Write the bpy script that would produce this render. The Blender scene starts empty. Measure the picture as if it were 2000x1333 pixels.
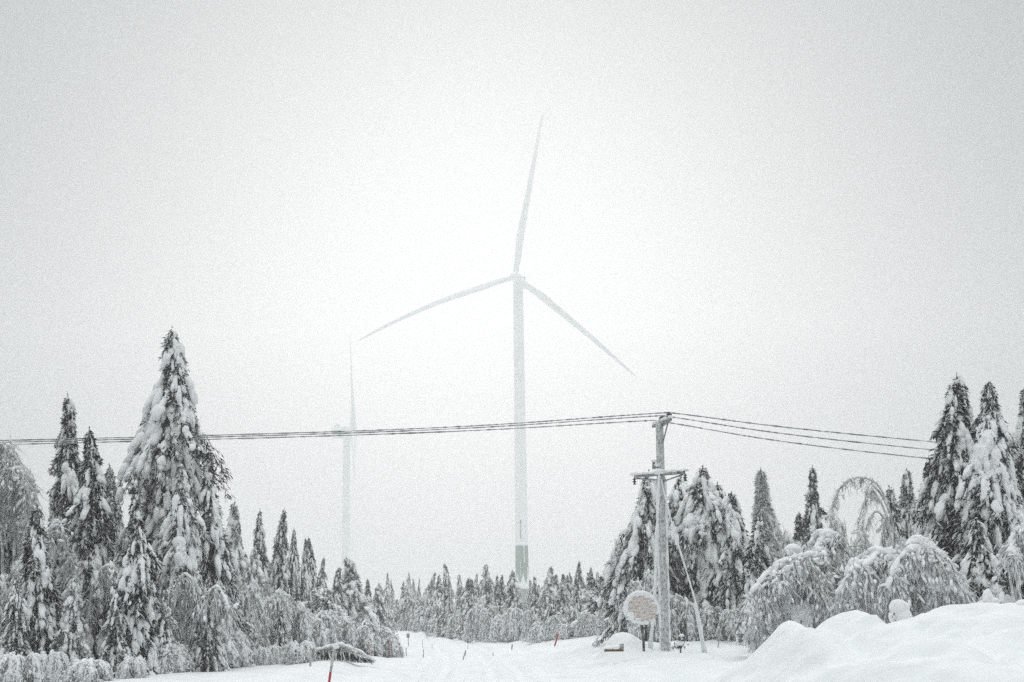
import bpy, bmesh, math, random
import numpy as np
from mathutils import Matrix, Vector

# ------------------------------------------------------------------ camera, sky, sun, exposure
scene = bpy.context.scene
COL = scene.collection
F = 2778.0                      # focal length in photo pixels (50 mm on 36 mm)
TILT, ROLL = math.radians(10.75), math.radians(0.75)
CAM = np.array((0.0, 0.0, 1.75))
fw = np.array((0, math.cos(TILT), math.sin(TILT)))
u0 = np.array((0, -math.sin(TILT), math.cos(TILT)))
r0 = np.array((1.0, 0, 0))
RT = r0 * math.cos(ROLL) - u0 * math.sin(ROLL)
UP = u0 * math.cos(ROLL) + r0 * math.sin(ROLL)
cd = bpy.data.cameras.new('camera')
cd.lens, cd.sensor_width, cd.clip_start, cd.clip_end = 50.0, 36.0, 0.1, 6000
cam = bpy.data.objects.new('camera', cd)
COL.objects.link(cam)
cam.matrix_world = Matrix(((RT[0], UP[0], -fw[0], CAM[0]), (RT[1], UP[1], -fw[1], CAM[1]),
                           (RT[2], UP[2], -fw[2], CAM[2]), (0, 0, 0, 1)))
scene.camera = cam
scene.view_settings.view_transform = 'Standard'
scene.view_settings.look = 'None'
scene.view_settings.gamma = 1
scene.view_settings.exposure = -0.63
scene.cycles.use_denoising = False
scene.cycles.max_bounces = 12
scene.cycles.diffuse_bounces = 7
scene.cycles.volume_bounces = 2

DECK = (0.02, 2.6)
SUN_EL, SUN_AZ = math.radians(16), math.radians(-1.0)    # veiled sun, low in the fog behind the turbine
w = bpy.data.worlds.new('World')
scene.world = w
w.use_nodes = True
nt = w.node_tree
bg = nt.nodes['Background']
sky = nt.nodes.new('ShaderNodeTexSky')
sky.sky_type = 'NISHITA'
sky.sun_disc = False
sky.sun_elevation, sky.sun_rotation = SUN_EL, SUN_AZ
sky.air_density, sky.dust_density, sky.ozone_density = 1.0, 6.0, 1.0
hs = nt.nodes.new('ShaderNodeHueSaturation')
hs.inputs['Saturation'].default_value = 0.06
hs.inputs['Value'].default_value = 0.05                    # what is left of the clear sky's glow behind the cloud
nt.links.new(sky.outputs[0], hs.inputs['Color'])
# overcast deck over it: brightest overhead, dimmer towards the horizon
tco = nt.nodes.new('ShaderNodeTexCoord'); sep = nt.nodes.new('ShaderNodeSeparateXYZ')
nt.links.new(tco.outputs['Generated'], sep.inputs[0])
dk = nt.nodes.new('ShaderNodeValToRGB')
dk.color_ramp.interpolation = 'LINEAR'
HOR, ZEN = DECK
for e, (pos, v) in zip((dk.color_ramp.elements[0], dk.color_ramp.elements[1]), ((0.0, HOR / ZEN), (1.0, 1.0))):
    e.position, e.color = pos, (v * 0.955, v * 1.0, v * 1.015, 1)
dk.color_ramp.elements[0].color[0] *= 0.9
e = dk.color_ramp.elements.new(0.41); e.color = (0.10 * 0.88, 0.10, 0.10, 1)
e = dk.color_ramp.elements.new(0.58); e.color = (0.62 * 0.96, 0.62, 0.62, 1)
nt.links.new(sep.outputs['Z'], dk.inputs['Fac'])
sc_ = nt.nodes.new('ShaderNodeMix'); sc_.data_type = 'RGBA'; sc_.blend_type = 'MULTIPLY'; sc_.inputs['Factor'].default_value = 1
sc_.inputs['B'].default_value = (ZEN * 10, ZEN * 10, ZEN * 10, 1)
nt.links.new(dk.outputs[0], sc_.inputs['A'])
ad = nt.nodes.new('ShaderNodeMix'); ad.data_type = 'RGBA'; ad.blend_type = 'ADD'; ad.inputs['Factor'].default_value = 1
nt.links.new(hs.outputs[0], ad.inputs['A']); nt.links.new(sc_.outputs['Result'], ad.inputs['B'])
nt.links.new(ad.outputs['Result'], bg.inputs['Color'])
bg.inputs['Strength'].default_value = 0.1
sl = bpy.data.lights.new('sun', 'SUN')
sl.energy, sl.angle, sl.color = 1.25, math.radians(16), (1.0, 0.985, 0.96)
sun = bpy.data.objects.new('sun', sl)
COL.objects.link(sun)
sd = Vector((math.sin(SUN_AZ) * math.cos(SUN_EL), math.cos(SUN_AZ) * math.cos(SUN_EL), math.sin(SUN_EL)))
sun.rotation_euler = sd.to_track_quat('Z', 'Y').to_euler()
sun.location = (0, 0, 60)

HAZE = 0.0011

# ------------------------------------------------------------------ helpers
def at(px, py, Y):
    """world point at depth Y along the view ray of a photo pixel"""
    d = fw + (px - 1000.0) / F * RT + (666.5 - py) / F * UP
    return CAM + d * (Y / d[1])

rng = np.random.default_rng(7)

def hash2(ix, iy):
    h = np.sin(ix * 127.1 + iy * 311.7) * 43758.5453
    return h - np.floor(h)

def vnoise(x, y):
    ix, iy = np.floor(x), np.floor(y)
    fx, fy = x - ix, y - iy
    fx, fy = fx * fx * (3 - 2 * fx), fy * fy * (3 - 2 * fy)
    a, b, c, d = hash2(ix, iy), hash2(ix + 1, iy), hash2(ix, iy + 1), hash2(ix + 1, iy + 1)
    return (a * (1 - fx) + b * fx) * (1 - fy) + (c * (1 - fx) + d * fx) * fy - 0.5

def sstep(a, b, x):
    t = np.clip((x - a) / (b - a), 0, 1)
    return t * t * (3 - 2 * t)

def mesh_from(name, V, F_list, mats, idx=None, smooth=True):
    """V (n,3); F_list: arrays (m,k) of faces"""
    me = bpy.data.meshes.new(name)
    V = np.asarray(V, dtype=np.float32)
    F_list = [np.asarray(f, dtype=np.int32) for f in F_list if len(f)]
    nl = sum(f.size for f in F_list)
    nf = sum(len(f) for f in F_list)
    me.vertices.add(len(V)); me.vertices.foreach_set('co', V.ravel())
    me.loops.add(nl); me.loops.foreach_set('vertex_index', np.concatenate([f.ravel() for f in F_list]))
    me.polygons.add(nf)
    tot = np.concatenate([np.full(len(f), f.shape[1], dtype=np.int32) for f in F_list])
    st = np.concatenate(([0], np.cumsum(tot)[:-1])).astype(np.int32)
    me.polygons.foreach_set('loop_start', st)
    try:
        me.polygons.foreach_set('loop_total', tot)
    except Exception:
        pass
    for m in (mats if isinstance(mats, (list, tuple)) else [mats]):
        me.materials.append(m)
    if idx is not None:
        me.polygons.foreach_set('material_index', np.asarray(idx, dtype=np.int32))
    if smooth:
        me.polygons.foreach_set('use_smooth', np.ones(nf, dtype=bool))
    me.update(calc_edges=True)
    me.validate()
    return me

class MB:
    """collects verts and faces of one mesh"""
    def __init__(s):
        s.v, s.f, s.n = [], {3: [], 4: []}, 0
    def add(s, V, *faces):
        V = np.asarray(V, dtype=float)
        for f in faces:
            f = np.asarray(f, dtype=np.int64)
            if len(f):
                s.f[f.shape[1]].append(f + s.n)
        s.v.append(V); s.n += len(V)
    def mesh(s, name, mats, smooth=True):
        return mesh_from(name, np.concatenate(s.v), [np.concatenate(s.f[k]) for k in (3, 4) if s.f[k]], mats, smooth=smooth)
    def obj(s, name, mats, parent=None, smooth=True, loc=None):
        return link(name, s.mesh(name, mats, smooth), parent, loc)

def link(name, data, parent=None, loc=None):
    o = bpy.data.objects.new(name, data)
    COL.objects.link(o)
    if parent is not None:
        o.parent = parent
    if loc is not None:
        o.location = loc
    return o

def tag(o, label=None, cat=None, group=None, kind=None):
    if label: o['label'] = label
    if cat: o['category'] = cat
    if group: o['group'] = group
    if kind: o['kind'] = kind
    return o

def empty(name, loc, label, cat, group=None, rz=0):
    o = link(name, None, None, loc)
    o.empty_display_size = 0.3
    o.rotation_euler = (0, 0, rz)
    return tag(o, label, cat, group)

def dup(src, loc, label, group=None, rz=0, scale=(1, 1, 1), cat=None):
    r = src.copy(); COL.objects.link(r)
    r.location, r.rotation_euler, r.scale = loc, (0, 0, rz), scale
    r['label'] = label
    if cat: r['category'] = cat
    if group: r['group'] = group
    elif 'group' in r.keys(): del r['group']
    for ch in src.children:
        c = ch.copy(); COL.objects.link(c); c.parent = r
        for g in ch.children:
            d = g.copy(); COL.objects.link(d); d.parent = c
    return r

_b = bmesh.new(); bmesh.ops.create_icosphere(_b, subdivisions=1, radius=1)
ICO1 = (np.array([v.co for v in _b.verts]), np.array([[v.index for v in f.verts] for f in _b.faces])); _b.free()
_b = bmesh.new(); bmesh.ops.create_icosphere(_b, subdivisions=2, radius=1)
ICO2 = (np.array([v.co for v in _b.verts]), np.array([[v.index for v in f.verts] for f in _b.faces])); _b.free()
_b = bmesh.new(); bmesh.ops.create_icosphere(_b, subdivisions=3, radius=1)
ICO3 = (np.array([v.co for v in _b.verts]), np.array([[v.index for v in f.verts] for f in _b.faces])); _b.free()

def nrm(v):
    return v / np.maximum(np.linalg.norm(v, axis=-1, keepdims=True), 1e-9)

def frames(t):
    """two unit vectors square to every row of t"""
    ref = np.where(np.abs(t[:, 2:3]) < 0.9, np.array([[0, 0, 1.0]]), np.array([[1.0, 0, 0]]))
    a = nrm(np.cross(t, ref))
    return a, np.cross(a, t)

def blobs(mb, C, T, rad, rg, ico=ICO2, bump=0.22):
    """irregular lumps: centres C (L,3), long axes T, radii rad (L,3) = along, across, thick"""
    C, T, rad = np.asarray(C, float), nrm(np.asarray(T, float)), np.asarray(rad, float)
    L = len(C)
    if not L: return
    a, b = frames(T)
    U = ico[0][None]                                      # 1,n,3
    ph = rg.uniform(0, 6.28, (L, 1, 4)); k = rg.normal(0, 1.7, (L, 4, 3)); k2 = rg.normal(0, 4.2, (L, 4, 3))
    d = 1 + bump * np.sin(U @ np.swapaxes(k, 1, 2) + ph).sum(-1) * 0.45 + bump * 0.3 * np.sin(U @ np.swapaxes(k2, 1, 2) + ph).sum(-1) * 0.5
    P = U * d[..., None]
    V = C[:, None] + P[..., 0:1] * (T * rad[:, 0:1])[:, None] + P[..., 1:2] * (a * rad[:, 1:2])[:, None] + P[..., 2:3] * (b * rad[:, 2:3])[:, None]
    n = len(ico[0])
    fc = ico[1][None] + (np.arange(L) * n)[:, None, None]
    mb.add(V.reshape(-1, 3), fc.reshape(-1, 3))

def tube(mb, P, R, n=6, cap=True):
    P = np.asarray(P, float); R = np.broadcast_to(np.asarray(R, float), (len(P),))
    T = nrm(np.gradient(P, axis=0))
    a, b = frames(T)
    for i in range(1, len(P)):                            # keep the frame from twisting
        ai = nrm((a[i - 1] - T[i] * np.dot(a[i - 1], T[i]))[None])[0]
        a[i] = ai; b[i] = np.cross(ai, T[i])
    th = np.arange(n) * 2 * math.pi / n
    V = (P[:, None] + R[:, None, None] * (np.cos(th)[None, :, None] * a[:, None] + np.sin(th)[None, :, None] * b[:, None])).reshape(-1, 3)
    i = np.arange(len(P) - 1)[:, None] * n; j = np.arange(n)[None]; j2 = (j + 1) % n
    q = np.stack([i + j, i + j2, i + n + j2, i + n + j], -1).reshape(-1, 4)
    if cap:
        m = len(V); V = np.concatenate([V, P[:1], P[-1:]])
        jj = np.arange(n)
        t1 = np.stack([np.full(n, m), (jj + 1) % n, jj], -1)
        e = (len(P) - 1) * n
        t2 = np.stack([np.full(n, m + 1), e + jj, e + (jj + 1) % n], -1)
        mb.add(V, q, np.concatenate([t1, t2]))
    else:
        mb.add(V, q)

def strands(mb, P, R):
    """many thin twigs at once: P (S,k,3) points, R (S,) root radius; three-sided, tapering"""
    S, k, _ = P.shape
    if S == 0: return
    T = nrm(P[:, -1] - P[:, 0] + 1e-6)
    a, b = frames(T)
    tap = np.linspace(1, 0.45, k)
    V = np.empty((S, k, 3, 3))
    for j in range(3):
        c, s = math.cos(j * 2.094), math.sin(j * 2.094)
        V[:, :, j] = P + (R[:, None] * tap[None])[..., None] * (c * a + s * b)[:, None]
    base = (np.arange(S) * k * 3)[:, None, None]
    i = (np.arange(k - 1) * 3)[None, :, None]; j = np.arange(3)[None, None]; j2 = (j + 1) % 3
    q = np.stack([base + i + j, base + i + j2, base + i + 3 + j2, base + i + 3 + j], -1).reshape(-1, 4)
    mb.add(V.reshape(-1, 3), q)

def bezier(pts, n=24):
    """Catmull-Rom through control points"""
    P = np.asarray(pts, float); P = np.concatenate([2 * P[:1] - P[1:2], P, 2 * P[-1:] - P[-2:-1]])
    out = []
    m = len(P) - 3
    for u in np.linspace(0, m - 1e-6, n):
        i = int(u); t = u - i
        p0, p1, p2, p3 = P[i:i + 4]
        out.append(0.5 * (2 * p1 + (p2 - p0) * t + (2 * p0 - 5 * p1 + 4 * p2 - p3) * t * t + (3 * p1 - p0 - 3 * p2 + p3) * t ** 3))
    return np.array(out)

def box(mb, c, sx, sy, sz, rot=None):
    v = np.array([(x, y, z) for x in (-.5, .5) for y in (-.5, .5) for z in (-.5, .5)]) * (sx, sy, sz)
    if rot is not None: v = v @ np.array(rot).T
    mb.add(v + np.asarray(c), [(0, 1, 3, 2), (4, 6, 7, 5), (0, 4, 5, 1), (2, 3, 7, 6), (0, 2, 6, 4), (1, 5, 7, 3)])

def bar(mb, p, q, wd, ht):
    """square bar from p to q"""
    p, q = np.asarray(p, float), np.asarray(q, float)
    t = nrm((q - p)[None]); a, b = frames(t)
    L = np.linalg.norm(q - p)
    box(mb, (p + q) / 2, L, wd, ht, np.stack([t[0], a[0], b[0]], 1))

def lathe(mb, prof, c, axis=(0, 0, 1), n=16):
    """prof: (r, h) pairs along axis from c"""
    ax = nrm(np.array([axis], float)); a, b = frames(ax); ax = ax[0]
    prof = np.array(prof, float); th = np.arange(n) * 2 * math.pi / n
    ring = np.cos(th)[:, None] * a[0] + np.sin(th)[:, None] * b[0]
    V = (np.asarray(c)[None, None] + prof[:, 1][:, None, None] * ax + prof[:, 0][:, None, None] * ring[None]).reshape(-1, 3)
    i = np.arange(len(prof) - 1)[:, None] * n; j = np.arange(n)[None]; j2 = (j + 1) % n
    mb.add(V, np.stack([i + j, i + n + j, i + n + j2, i + j2], -1).reshape(-1, 4))

# ------------------------------------------------------------------ materials
def mat(name, col, rough=0.8, spec=0.3):
    m = bpy.data.materials.new(name); m.use_nodes = True
    p = m.node_tree.nodes['Principled BSDF']
    p.inputs['Base Color'].default_value = (*col, 1)
    p.inputs['Roughness'].default_value = rough
    p.inputs['Specular IOR Level'].default_value = spec
    return m

def ramp_mat(name, c1, c2, scale, lo=0.35, hi=0.65, rough=0.85, bump=0.0, bscale=None, stretch=None, detail=6, extra=None):
    """two colours mixed by object-space noise, with a noise bump"""
    m = mat(name, c1, rough, 0.25)
    t = m.node_tree; p = t.nodes['Principled BSDF']
    tc = t.nodes.new('ShaderNodeTexCoord'); mp = t.nodes.new('ShaderNodeMapping')
    t.links.new(tc.outputs['Object'], mp.inputs['Vector'])
    if stretch: mp.inputs['Scale'].default_value = stretch
    n = t.nodes.new('ShaderNodeTexNoise'); n.inputs['Scale'].default_value = scale; n.inputs['Detail'].default_value = detail
    t.links.new(mp.outputs[0], n.inputs['Vector'])
    r = t.nodes.new('ShaderNodeValToRGB')
    r.color_ramp.elements[0].position, r.color_ramp.elements[1].position = lo, hi
    r.color_ramp.elements[0].color, r.color_ramp.elements[1].color = (*c1, 1), (*c2, 1)
    t.links.new(n.outputs['Fac'], r.inputs['Fac']); t.links.new(r.outputs[0], p.inputs['Base Color'])
    if bump:
        n2 = t.nodes.new('ShaderNodeTexNoise'); n2.inputs['Scale'].default_value = bscale or scale; n2.inputs['Detail'].default_value = 8
        t.links.new(mp.outputs[0], n2.inputs['Vector'])
        b = t.nodes.new('ShaderNodeBump'); b.inputs['Strength'].default_value = 0.8; b.inputs['Distance'].default_value = bump
        t.links.new(n2.outputs['Fac'], b.inputs['Height']); t.links.new(b.outputs[0], p.inputs['Normal'])
    return m

def island_mat(name, c1, c2, lo, hi):
    """every twig its own mix of bark or needle colour and rime"""
    m = mat(name, c1, 0.9, 0.15)
    t = m.node_tree; p = t.nodes['Principled BSDF']
    g = t.nodes.new('ShaderNodeNewGeometry'); r = t.nodes.new('ShaderNodeValToRGB')
    r.color_ramp.elements[0].position, r.color_ramp.elements[1].position = lo, hi
    r.color_ramp.elements[0].color, r.color_ramp.elements[1].color = (*c1, 1), (*c2, 1)
    t.links.new(g.outputs['Random Per Island'], r.inputs['Fac']); t.links.new(r.outputs[0], p.inputs['Base Color'])
    return m

M_SNOW = ramp_mat('ground_snow', (0.80, 0.815, 0.83), (0.87, 0.88, 0.885), 1.1, bump=0.16, bscale=1.3)
M_LOAD = ramp_mat('branch_snow', (0.86, 0.87, 0.875), (0.93, 0.935, 0.935), 3.0, bump=0.035, bscale=9)
M_NEEDLE = island_mat('dark_needles', (0.008, 0.013, 0.010), (0.74, 0.76, 0.75), 0.62, 0.76)
M_NEEDLE_R = island_mat('rimed_needles', (0.02, 0.027, 0.023), (0.80, 0.81, 0.81), 0.40, 0.60)
M_TWIG = island_mat('rimed_twigs', (0.06, 0.064, 0.06), (0.86, 0.87, 0.87), 0.0, 0.5)
M_BARK = ramp_mat('frosted_bark', (0.05, 0.052, 0.05), (0.45, 0.46, 0.46), 6, 0.45, 0.7, bump=0.01)
M_STEM = ramp_mat('rimed_stem', (0.12, 0.12, 0.115), (0.75, 0.76, 0.76), 5, 0.3, 0.6, bump=0.01)
M_POLE = ramp_mat('frosted_pole_wood', (0.24, 0.25, 0.245), (0.68, 0.69, 0.685), 20, 0.3, 0.62, bump=0.008, stretch=(1, 1, 0.6))
M_DARK = mat('dark_ceramic', (0.03, 0.032, 0.034), 0.35, 0.5)
M_STEEL = ramp_mat('frosted_steel', (0.14, 0.15, 0.15), (0.5, 0.51, 0.51), 18, 0.35, 0.7)
M_WIRE = ramp_mat('rimed_wire', (0.16, 0.17, 0.17), (0.55, 0.56, 0.56), 5, 0.3, 0.7)
M_TURB = ramp_mat('turbine_white', (0.74, 0.76, 0.76), (0.84, 0.85, 0.85), 0.35, 0.35, 0.7, rough=0.5)
M_GREEN = ramp_mat('turbine_green', (0.002, 0.065, 0.030), (0.008, 0.085, 0.045), 0.6, rough=0.6)
M_ICE = mat('tower_ice', (0.82, 0.84, 0.84), 0.7)
M_SLOT = mat('tower_slot', (0.06, 0.08, 0.07), 0.7)
M_SIGN = ramp_mat('frosted_sign_face', (0.46, 0.36, 0.31), (0.74, 0.72, 0.70), 16, 0.34, 0.58, bump=0.01, bscale=40, stretch=(0.8, 1, 2.2))
M_RED = mat('marker_red', (0.42, 0.02, 0.045), 0.6)
M_PINK = ramp_mat('frosted_red', (0.45, 0.26, 0.25), (0.68, 0.62, 0.61), 14, 0.35, 0.7)
M_RIME = ramp_mat('rimed_stick', (0.40, 0.38, 0.37), (0.68, 0.67, 0.66), 14, 0.35, 0.7)
M_BOARD = ramp_mat('wet_board', (0.20, 0.085, 0.02), (0.09, 0.045, 0.015), 12, stretch=(3, 1, 1))
M_GREYW = ramp_mat('grey_board', (0.20, 0.21, 0.20), (0.5, 0.51, 0.5), 14)

# ------------------------------------------------------------------ ground
def road_x(y):
    return np.interp(y, [-60, 10, 30, 45, 60, 90, 120, 140, 160, 200, 300], [0.5, -0.3, -0.9, -1.5, -2.3, -4.4, -7.0, -9.3, -14, -34, -110])

BK = np.array([(1400, 1334), (1450, 1318), (1482, 1296), (1502, 1278), (1525, 1254), (1546, 1232), (1562, 1229), (1585, 1233), (1604, 1234), (1624, 1226), (1653, 1214), (1680, 1205), (1702, 1205),
               (1722, 1220), (1742, 1242), (1758, 1228), (1775, 1216), (1800, 1208), (1812, 1211), (1830, 1201), (1867, 1189), (1914, 1182), (1960, 1185), (2000, 1190), (2100, 1185)], float)
BKP = np.array([at(a, b, 25.0) for a, b in BK])

def ground(x, y):
    x, y = np.asarray(x, float), np.asarray(y, float)
    d = x - road_x(y)
    ad = np.abs(d)
    z = np.zeros_like(x)
    side = sstep(2.9, 4.6, ad)
    left = 0.16 + 0.12 * vnoise(x * .25 + 3, y * .25) + 0.10 * np.exp(-((ad - 4.4) / 0.9) ** 2)
    rightp = (0.32 + 0.34 * sstep(28, 56, y)) * (1 - 0.55 * sstep(60, 85, y)) * (0.45 + 0.55 * sstep(3.3, 6.5, d))
    rightp = np.where(y < 26, 0.32, rightp)
    z = z + side * np.where(d > 0, rightp, left)
    # wheel ruts and plough marks on the road
    for off in (-1.5, -0.7, 0.75, 1.55):
        z = z - (0.17 + 0.08 * vnoise(x * 0 + off * 7, y * .35)) * np.exp(-((d - off - 0.12 * np.sin(y * .13)) / 0.22) ** 2) * (1 - side)
    z = z + 0.06 * vnoise(d * 2.6, y * .18) * (1 - side) + 0.05 * np.maximum(0, vnoise(x * 2.9 + 3, y * 1.9)) * (ad < 6)
    # mound beside the sign, hump behind the pole
    def hump(px, py, Y, h, sx, sy):
        c = at(px, py, Y)
        return h * np.exp(-((x - c[0]) / sx) ** 2 - ((y - c[1]) / sy) ** 2)
    z = z + hump(1212, 1250, 43.5, 0.70, 0.66, 1.3) + hump(1275, 1250, 44.5, 0.20, 0.5, 1.2) + hump(1325, 1250, 44.5, 0.26, 0.32, 0.7) + hump(1420, 1250, 50, 0.12, 1.5, 1.5)
    z = z + hump(1130, 1250, 46, 0.16, 1.2, 1.5)
    # ploughed bank on the right
    zc = np.interp(x + 0.012 * (y - 25), BKP[:, 0], BKP[:, 2], left=0.2, right=1.72)
    zc = np.where(x < BKP[0, 0], 0.2, zc)
    clod = 0.42 * np.abs(vnoise(x * .85 + 9, y * .5)) * 2 + 0.09 * np.abs(vnoise(x * 2.1, y * 1.7)) * 2
    front = sstep(11.0, 24.6, y) ** 0.8
    back = 1 - 0.72 * sstep(25.2, 31, y)
    zc = zc + hump(1545, 1250, 25.5, .10, .22, 1.6) - hump(1615, 1250, 24.5, .14, .2, 2.5) + hump(1690, 1250, 25, .08, .3, 1.5) - hump(1742, 1250, 24, .22, .16, 3.0)
    bank = zc * front * back - clod * front * sstep(25, 21, y) * 0.9
    bank = np.where(y > 33, zc * 0.28, bank) * sstep(60, 34, y)
    xm = sstep(BKP[0, 0] - 0.6, BKP[2, 0], x)
    z = np.where(bank * xm > z, z * (1 - xm) + np.maximum(bank, z) * xm, z)
    z = z + 0.09 * np.exp(-((ad - 3.4) / .7) ** 2) * (0.4 + 2 * vnoise(x * 2.2, y * 1.4)) * (y < 120)
    z = z + 0.11 * (0.5 - np.abs(vnoise(x * 1.6 + 2, y * 1.1)) * 2) * sstep(1.5, 4, d) * (y < 60)
    z = z + 0.11 * vnoise(x * .55, y * .4) + 0.035 * vnoise(x * 1.3 + 5, y * .9) + 0.014 * vnoise(x * 4, y * 3)
    z = z + (0.055 * vnoise(x * 3.1 + 1, y * 2.3) + 0.05 * (np.abs(vnoise(x * 2.2, y * 1.6 + 4)) * 2 - .4)) * sstep(1.8, 3.5, d) * (y < 62) * (y > 8)
    far = sstep(150, 420, y)
    z = z + far * (1.2 + 2.5 * vnoise(x * .006, y * .006))
    return z

def gz(x, y):
    return float(ground(np.array([x]), np.array([y]))[0])

def axis_vals(segs):
    out = []
    for a, b, s in segs:
        out += list(np.arange(a, b, s))
    return np.array(out + [segs[-1][1]])
gx = axis_vals([(-640, -200, 20), (-200, -60, 5), (-60, -22, 1.0), (-22, 18, 0.14), (18, 60, 1.2), (60, 200, 5), (200, 640, 20)])
gy = axis_vals([(-50, 6, 2), (6, 14, 0.4), (14, 34, 0.12), (34, 62, 0.22), (62, 150, 0.8), (150, 300, 4), (300, 1440, 20)])
X, Y = np.meshgrid(gx, gy)
Z = ground(X, Y)
nx, ny = len(gx), len(gy)
i = (np.arange(ny - 1)[:, None] * nx + np.arange(nx - 1)[None]).ravel()
g = link('snowy_ground', mesh_from('snowy_ground', np.stack([X.ravel(), Y.ravel(), Z.ravel()], 1), [np.stack([i, i + 1, i + nx + 1, i + nx], 1)], M_SNOW))
tag(g, kind='structure')

# ------------------------------------------------------------------ spruces
def spruce_parts(seed, H, R, nbr=150, lump=0.2, power=0.85, droop=1.35, lean=0.0, leanp=2.0, hook=0.0, cover=1.0, needles=60,
                 nlen=0.22, mat_n=None, ico=ICO2, dy=0.0, bulge=0.5, base=0.03, tipbare=0.06, narrow=0.70):
    """meshes of one snow-laden spruce with its foot at the origin: trunk, crown, snow"""
    rg = np.random.default_rng(seed)
    nbr, lump = int(nbr * 1.4), lump * 0.86
    def axis(t):
        t = np.asarray(t, float)
        return np.stack([lean * t ** leanp + hook * np.clip((t - 0.8) / 0.2, 0, 1) ** 2 + 0.03 * np.sin(t * 9 + seed) * (t > .05),
                         dy * t ** leanp + 0.03 * np.sin(t * 7 + 2 * seed), H * (t - 0.12 * abs(hook) / H * np.clip((t - 0.8) / 0.2, 0, 1) ** 3)], -1)
    tr = MB()
    tt = np.linspace(-0.04, 1, 22)
    tube(tr, axis(tt) * np.array([1, 1, 1]), (0.012 * H + 0.02) * (1.02 - np.clip(tt, 0, 1)) + 0.008, 7)
    # branches
    q = (np.arange(nbr) + rg.uniform(0, 1, nbr)) / nbr
    t = base + (1 - base - 0.015) * q ** 0.92
    phi = np.arange(nbr) * 2.39996 + rg.normal(0, 0.25, nbr)
    n1 = np.sin(t * 11 + seed * 1.7) * 0.5 + np.sin(2 * phi + t * 17 + seed) * 0.5
    ld = np.clip(rg.beta(1.3, 1.3, nbr) + 0.25 * np.sin(t * 23 + phi * 2 + seed), 0, 1)      # how heavily each branch is loaded
    r = R * ((1 - t) ** power * 0.95 * (1 - 0.5 * sstep(narrow, 0.94, t)) + 0.03) * (1 + bulge * 0.42 * n1 + rg.normal(0, 0.2, nbr))
    r = r * (1 + 0.30 * (0.5 * np.sin(t * 12 + seed * 1.3) + 0.5 * np.sin(t * 25 + seed * 0.7 + np.cos(phi - seed))) * (0.6 + 0.4 * np.cos(phi + seed)))
    r = np.maximum(r, 0.05)
    r = np.where(t < 0.14, r * (0.72 + 2 * t), r)
    out = np.stack([np.cos(phi), np.sin(phi), np.zeros(nbr)], 1)
    stray = rg.random(nbr) < 0.10; r = np.where(stray, r * 1.38, r)                        # boughs that stand proud of the rest
    dr = droop * np.where(stray, 0.72, 1) * (0.75 + 0.55 * ld + rg.normal(0, 0.14, nbr))
    root = axis(t)
    zmin = -0.16
    def path(bi, s):
        hz = r[bi] * (0.15 + 0.85 * s ** 0.75)
        p = root[bi] + out[bi] * hz[:, None]
        p[:, 2] += r[bi] * 0.10 * s - dr[bi] * (r[bi] + 0.12) * s ** 1.7
        p[:, 2] = np.maximum(p[:, 2], zmin + 0.1 * s)
        return p
    # snow lumps
    C, T, RD = [], [], []
    sc = np.sqrt(np.clip(r / R, 0.08, 1))
    nl = np.clip(np.round(r / (lump * 0.95) + 1.0).astype(int), 1, 5)
    bare = 0.5 + 0.5 * np.sin(phi * 1.0 + t * 15 + seed * 2.3) * np.sin(t * 27 + seed + phi * 2)           # whole patches have shed their snow
    shed = np.where(bare < 0.30, 0.15, 1.12)
    loaded = rg.uniform(0, 1, nbr) < cover * shed * (0.62 + 0.6 * ld) * np.where(t > 1 - tipbare, 0.8, 1)
    for k in range(5):
        bi = np.where((nl > k) & loaded)[0]
        if not len(bi): continue
        s = np.clip(0.97 - k * (0.66 / np.maximum(nl[bi], 1)) + rg.normal(0, 0.05, len(bi)), 0.2, 1.05)
        p0, p1 = path(bi, s), path(bi, np.clip(s - 0.12, 0, 1))
        tg = nrm(p0 - p1 + out[bi] * 0.001)
        wv = lump * (0.22 + 0.8 * sc[bi]) * (0.5 + 0.62 * ld[bi] ** 1.3) * rg.lognormal(0, 0.26, len(bi)) * (1.0 if k else 0.62)
        wv = np.minimum(wv, lump * 1.15)
        up = nrm(np.stack([tg[:, 2] * -out[bi][:, 0], tg[:, 2] * -out[bi][:, 1], np.hypot(tg[:, 0], tg[:, 1])], 1))
        C.append(p0 + up * (wv * 0.45)[:, None]); T.append(tg)
        RD.append(np.stack([wv * rg.uniform(1.1, 2.3, len(bi)), wv * rg.uniform(0.75, 1.25, len(bi)), wv * rg.uniform(0.5, 0.75, len(bi))], 1))
    m = int(nbr * 9 * cover)
    bi = rg.integers(0, nbr, m); bi = bi[rg.random(m) < shed[bi] * .9]; m = len(bi); s = rg.uniform(0.35, 1.08, m); p0, p1 = path(bi, np.clip(s, 0, 1)), path(bi, np.clip(s - .15, 0, 1))
    wv = lump * rg.uniform(0.14, 0.42, m) * (0.4 + 0.6 * sc[bi])
    pads = (p0 + rg.normal(0, 1, (m, 3)) * (lump * 0.5 * sc[bi])[:, None], nrm(p0 - p1 + out[bi] * .01), np.stack([wv * 1.7, wv, wv * .7], 1))
    # cap lumps up the leader
    m = max(9, int(H * 2.4))
    ts = rg.uniform(0.8, 1 - tipbare * .6, m); p = axis(ts)
    C.append(p + rg.normal(0, 0.05, (m, 3))); T.append(np.tile([[0.1, 0, 1.0]], (m, 1)))
    wv = (0.035 + lump * 0.5 * (1 - ts) / 0.2) * rg.uniform(.7, 1.2, m)
    RD.append(np.stack([wv * 1.5, wv, wv], 1))
    sn = MB()
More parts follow.
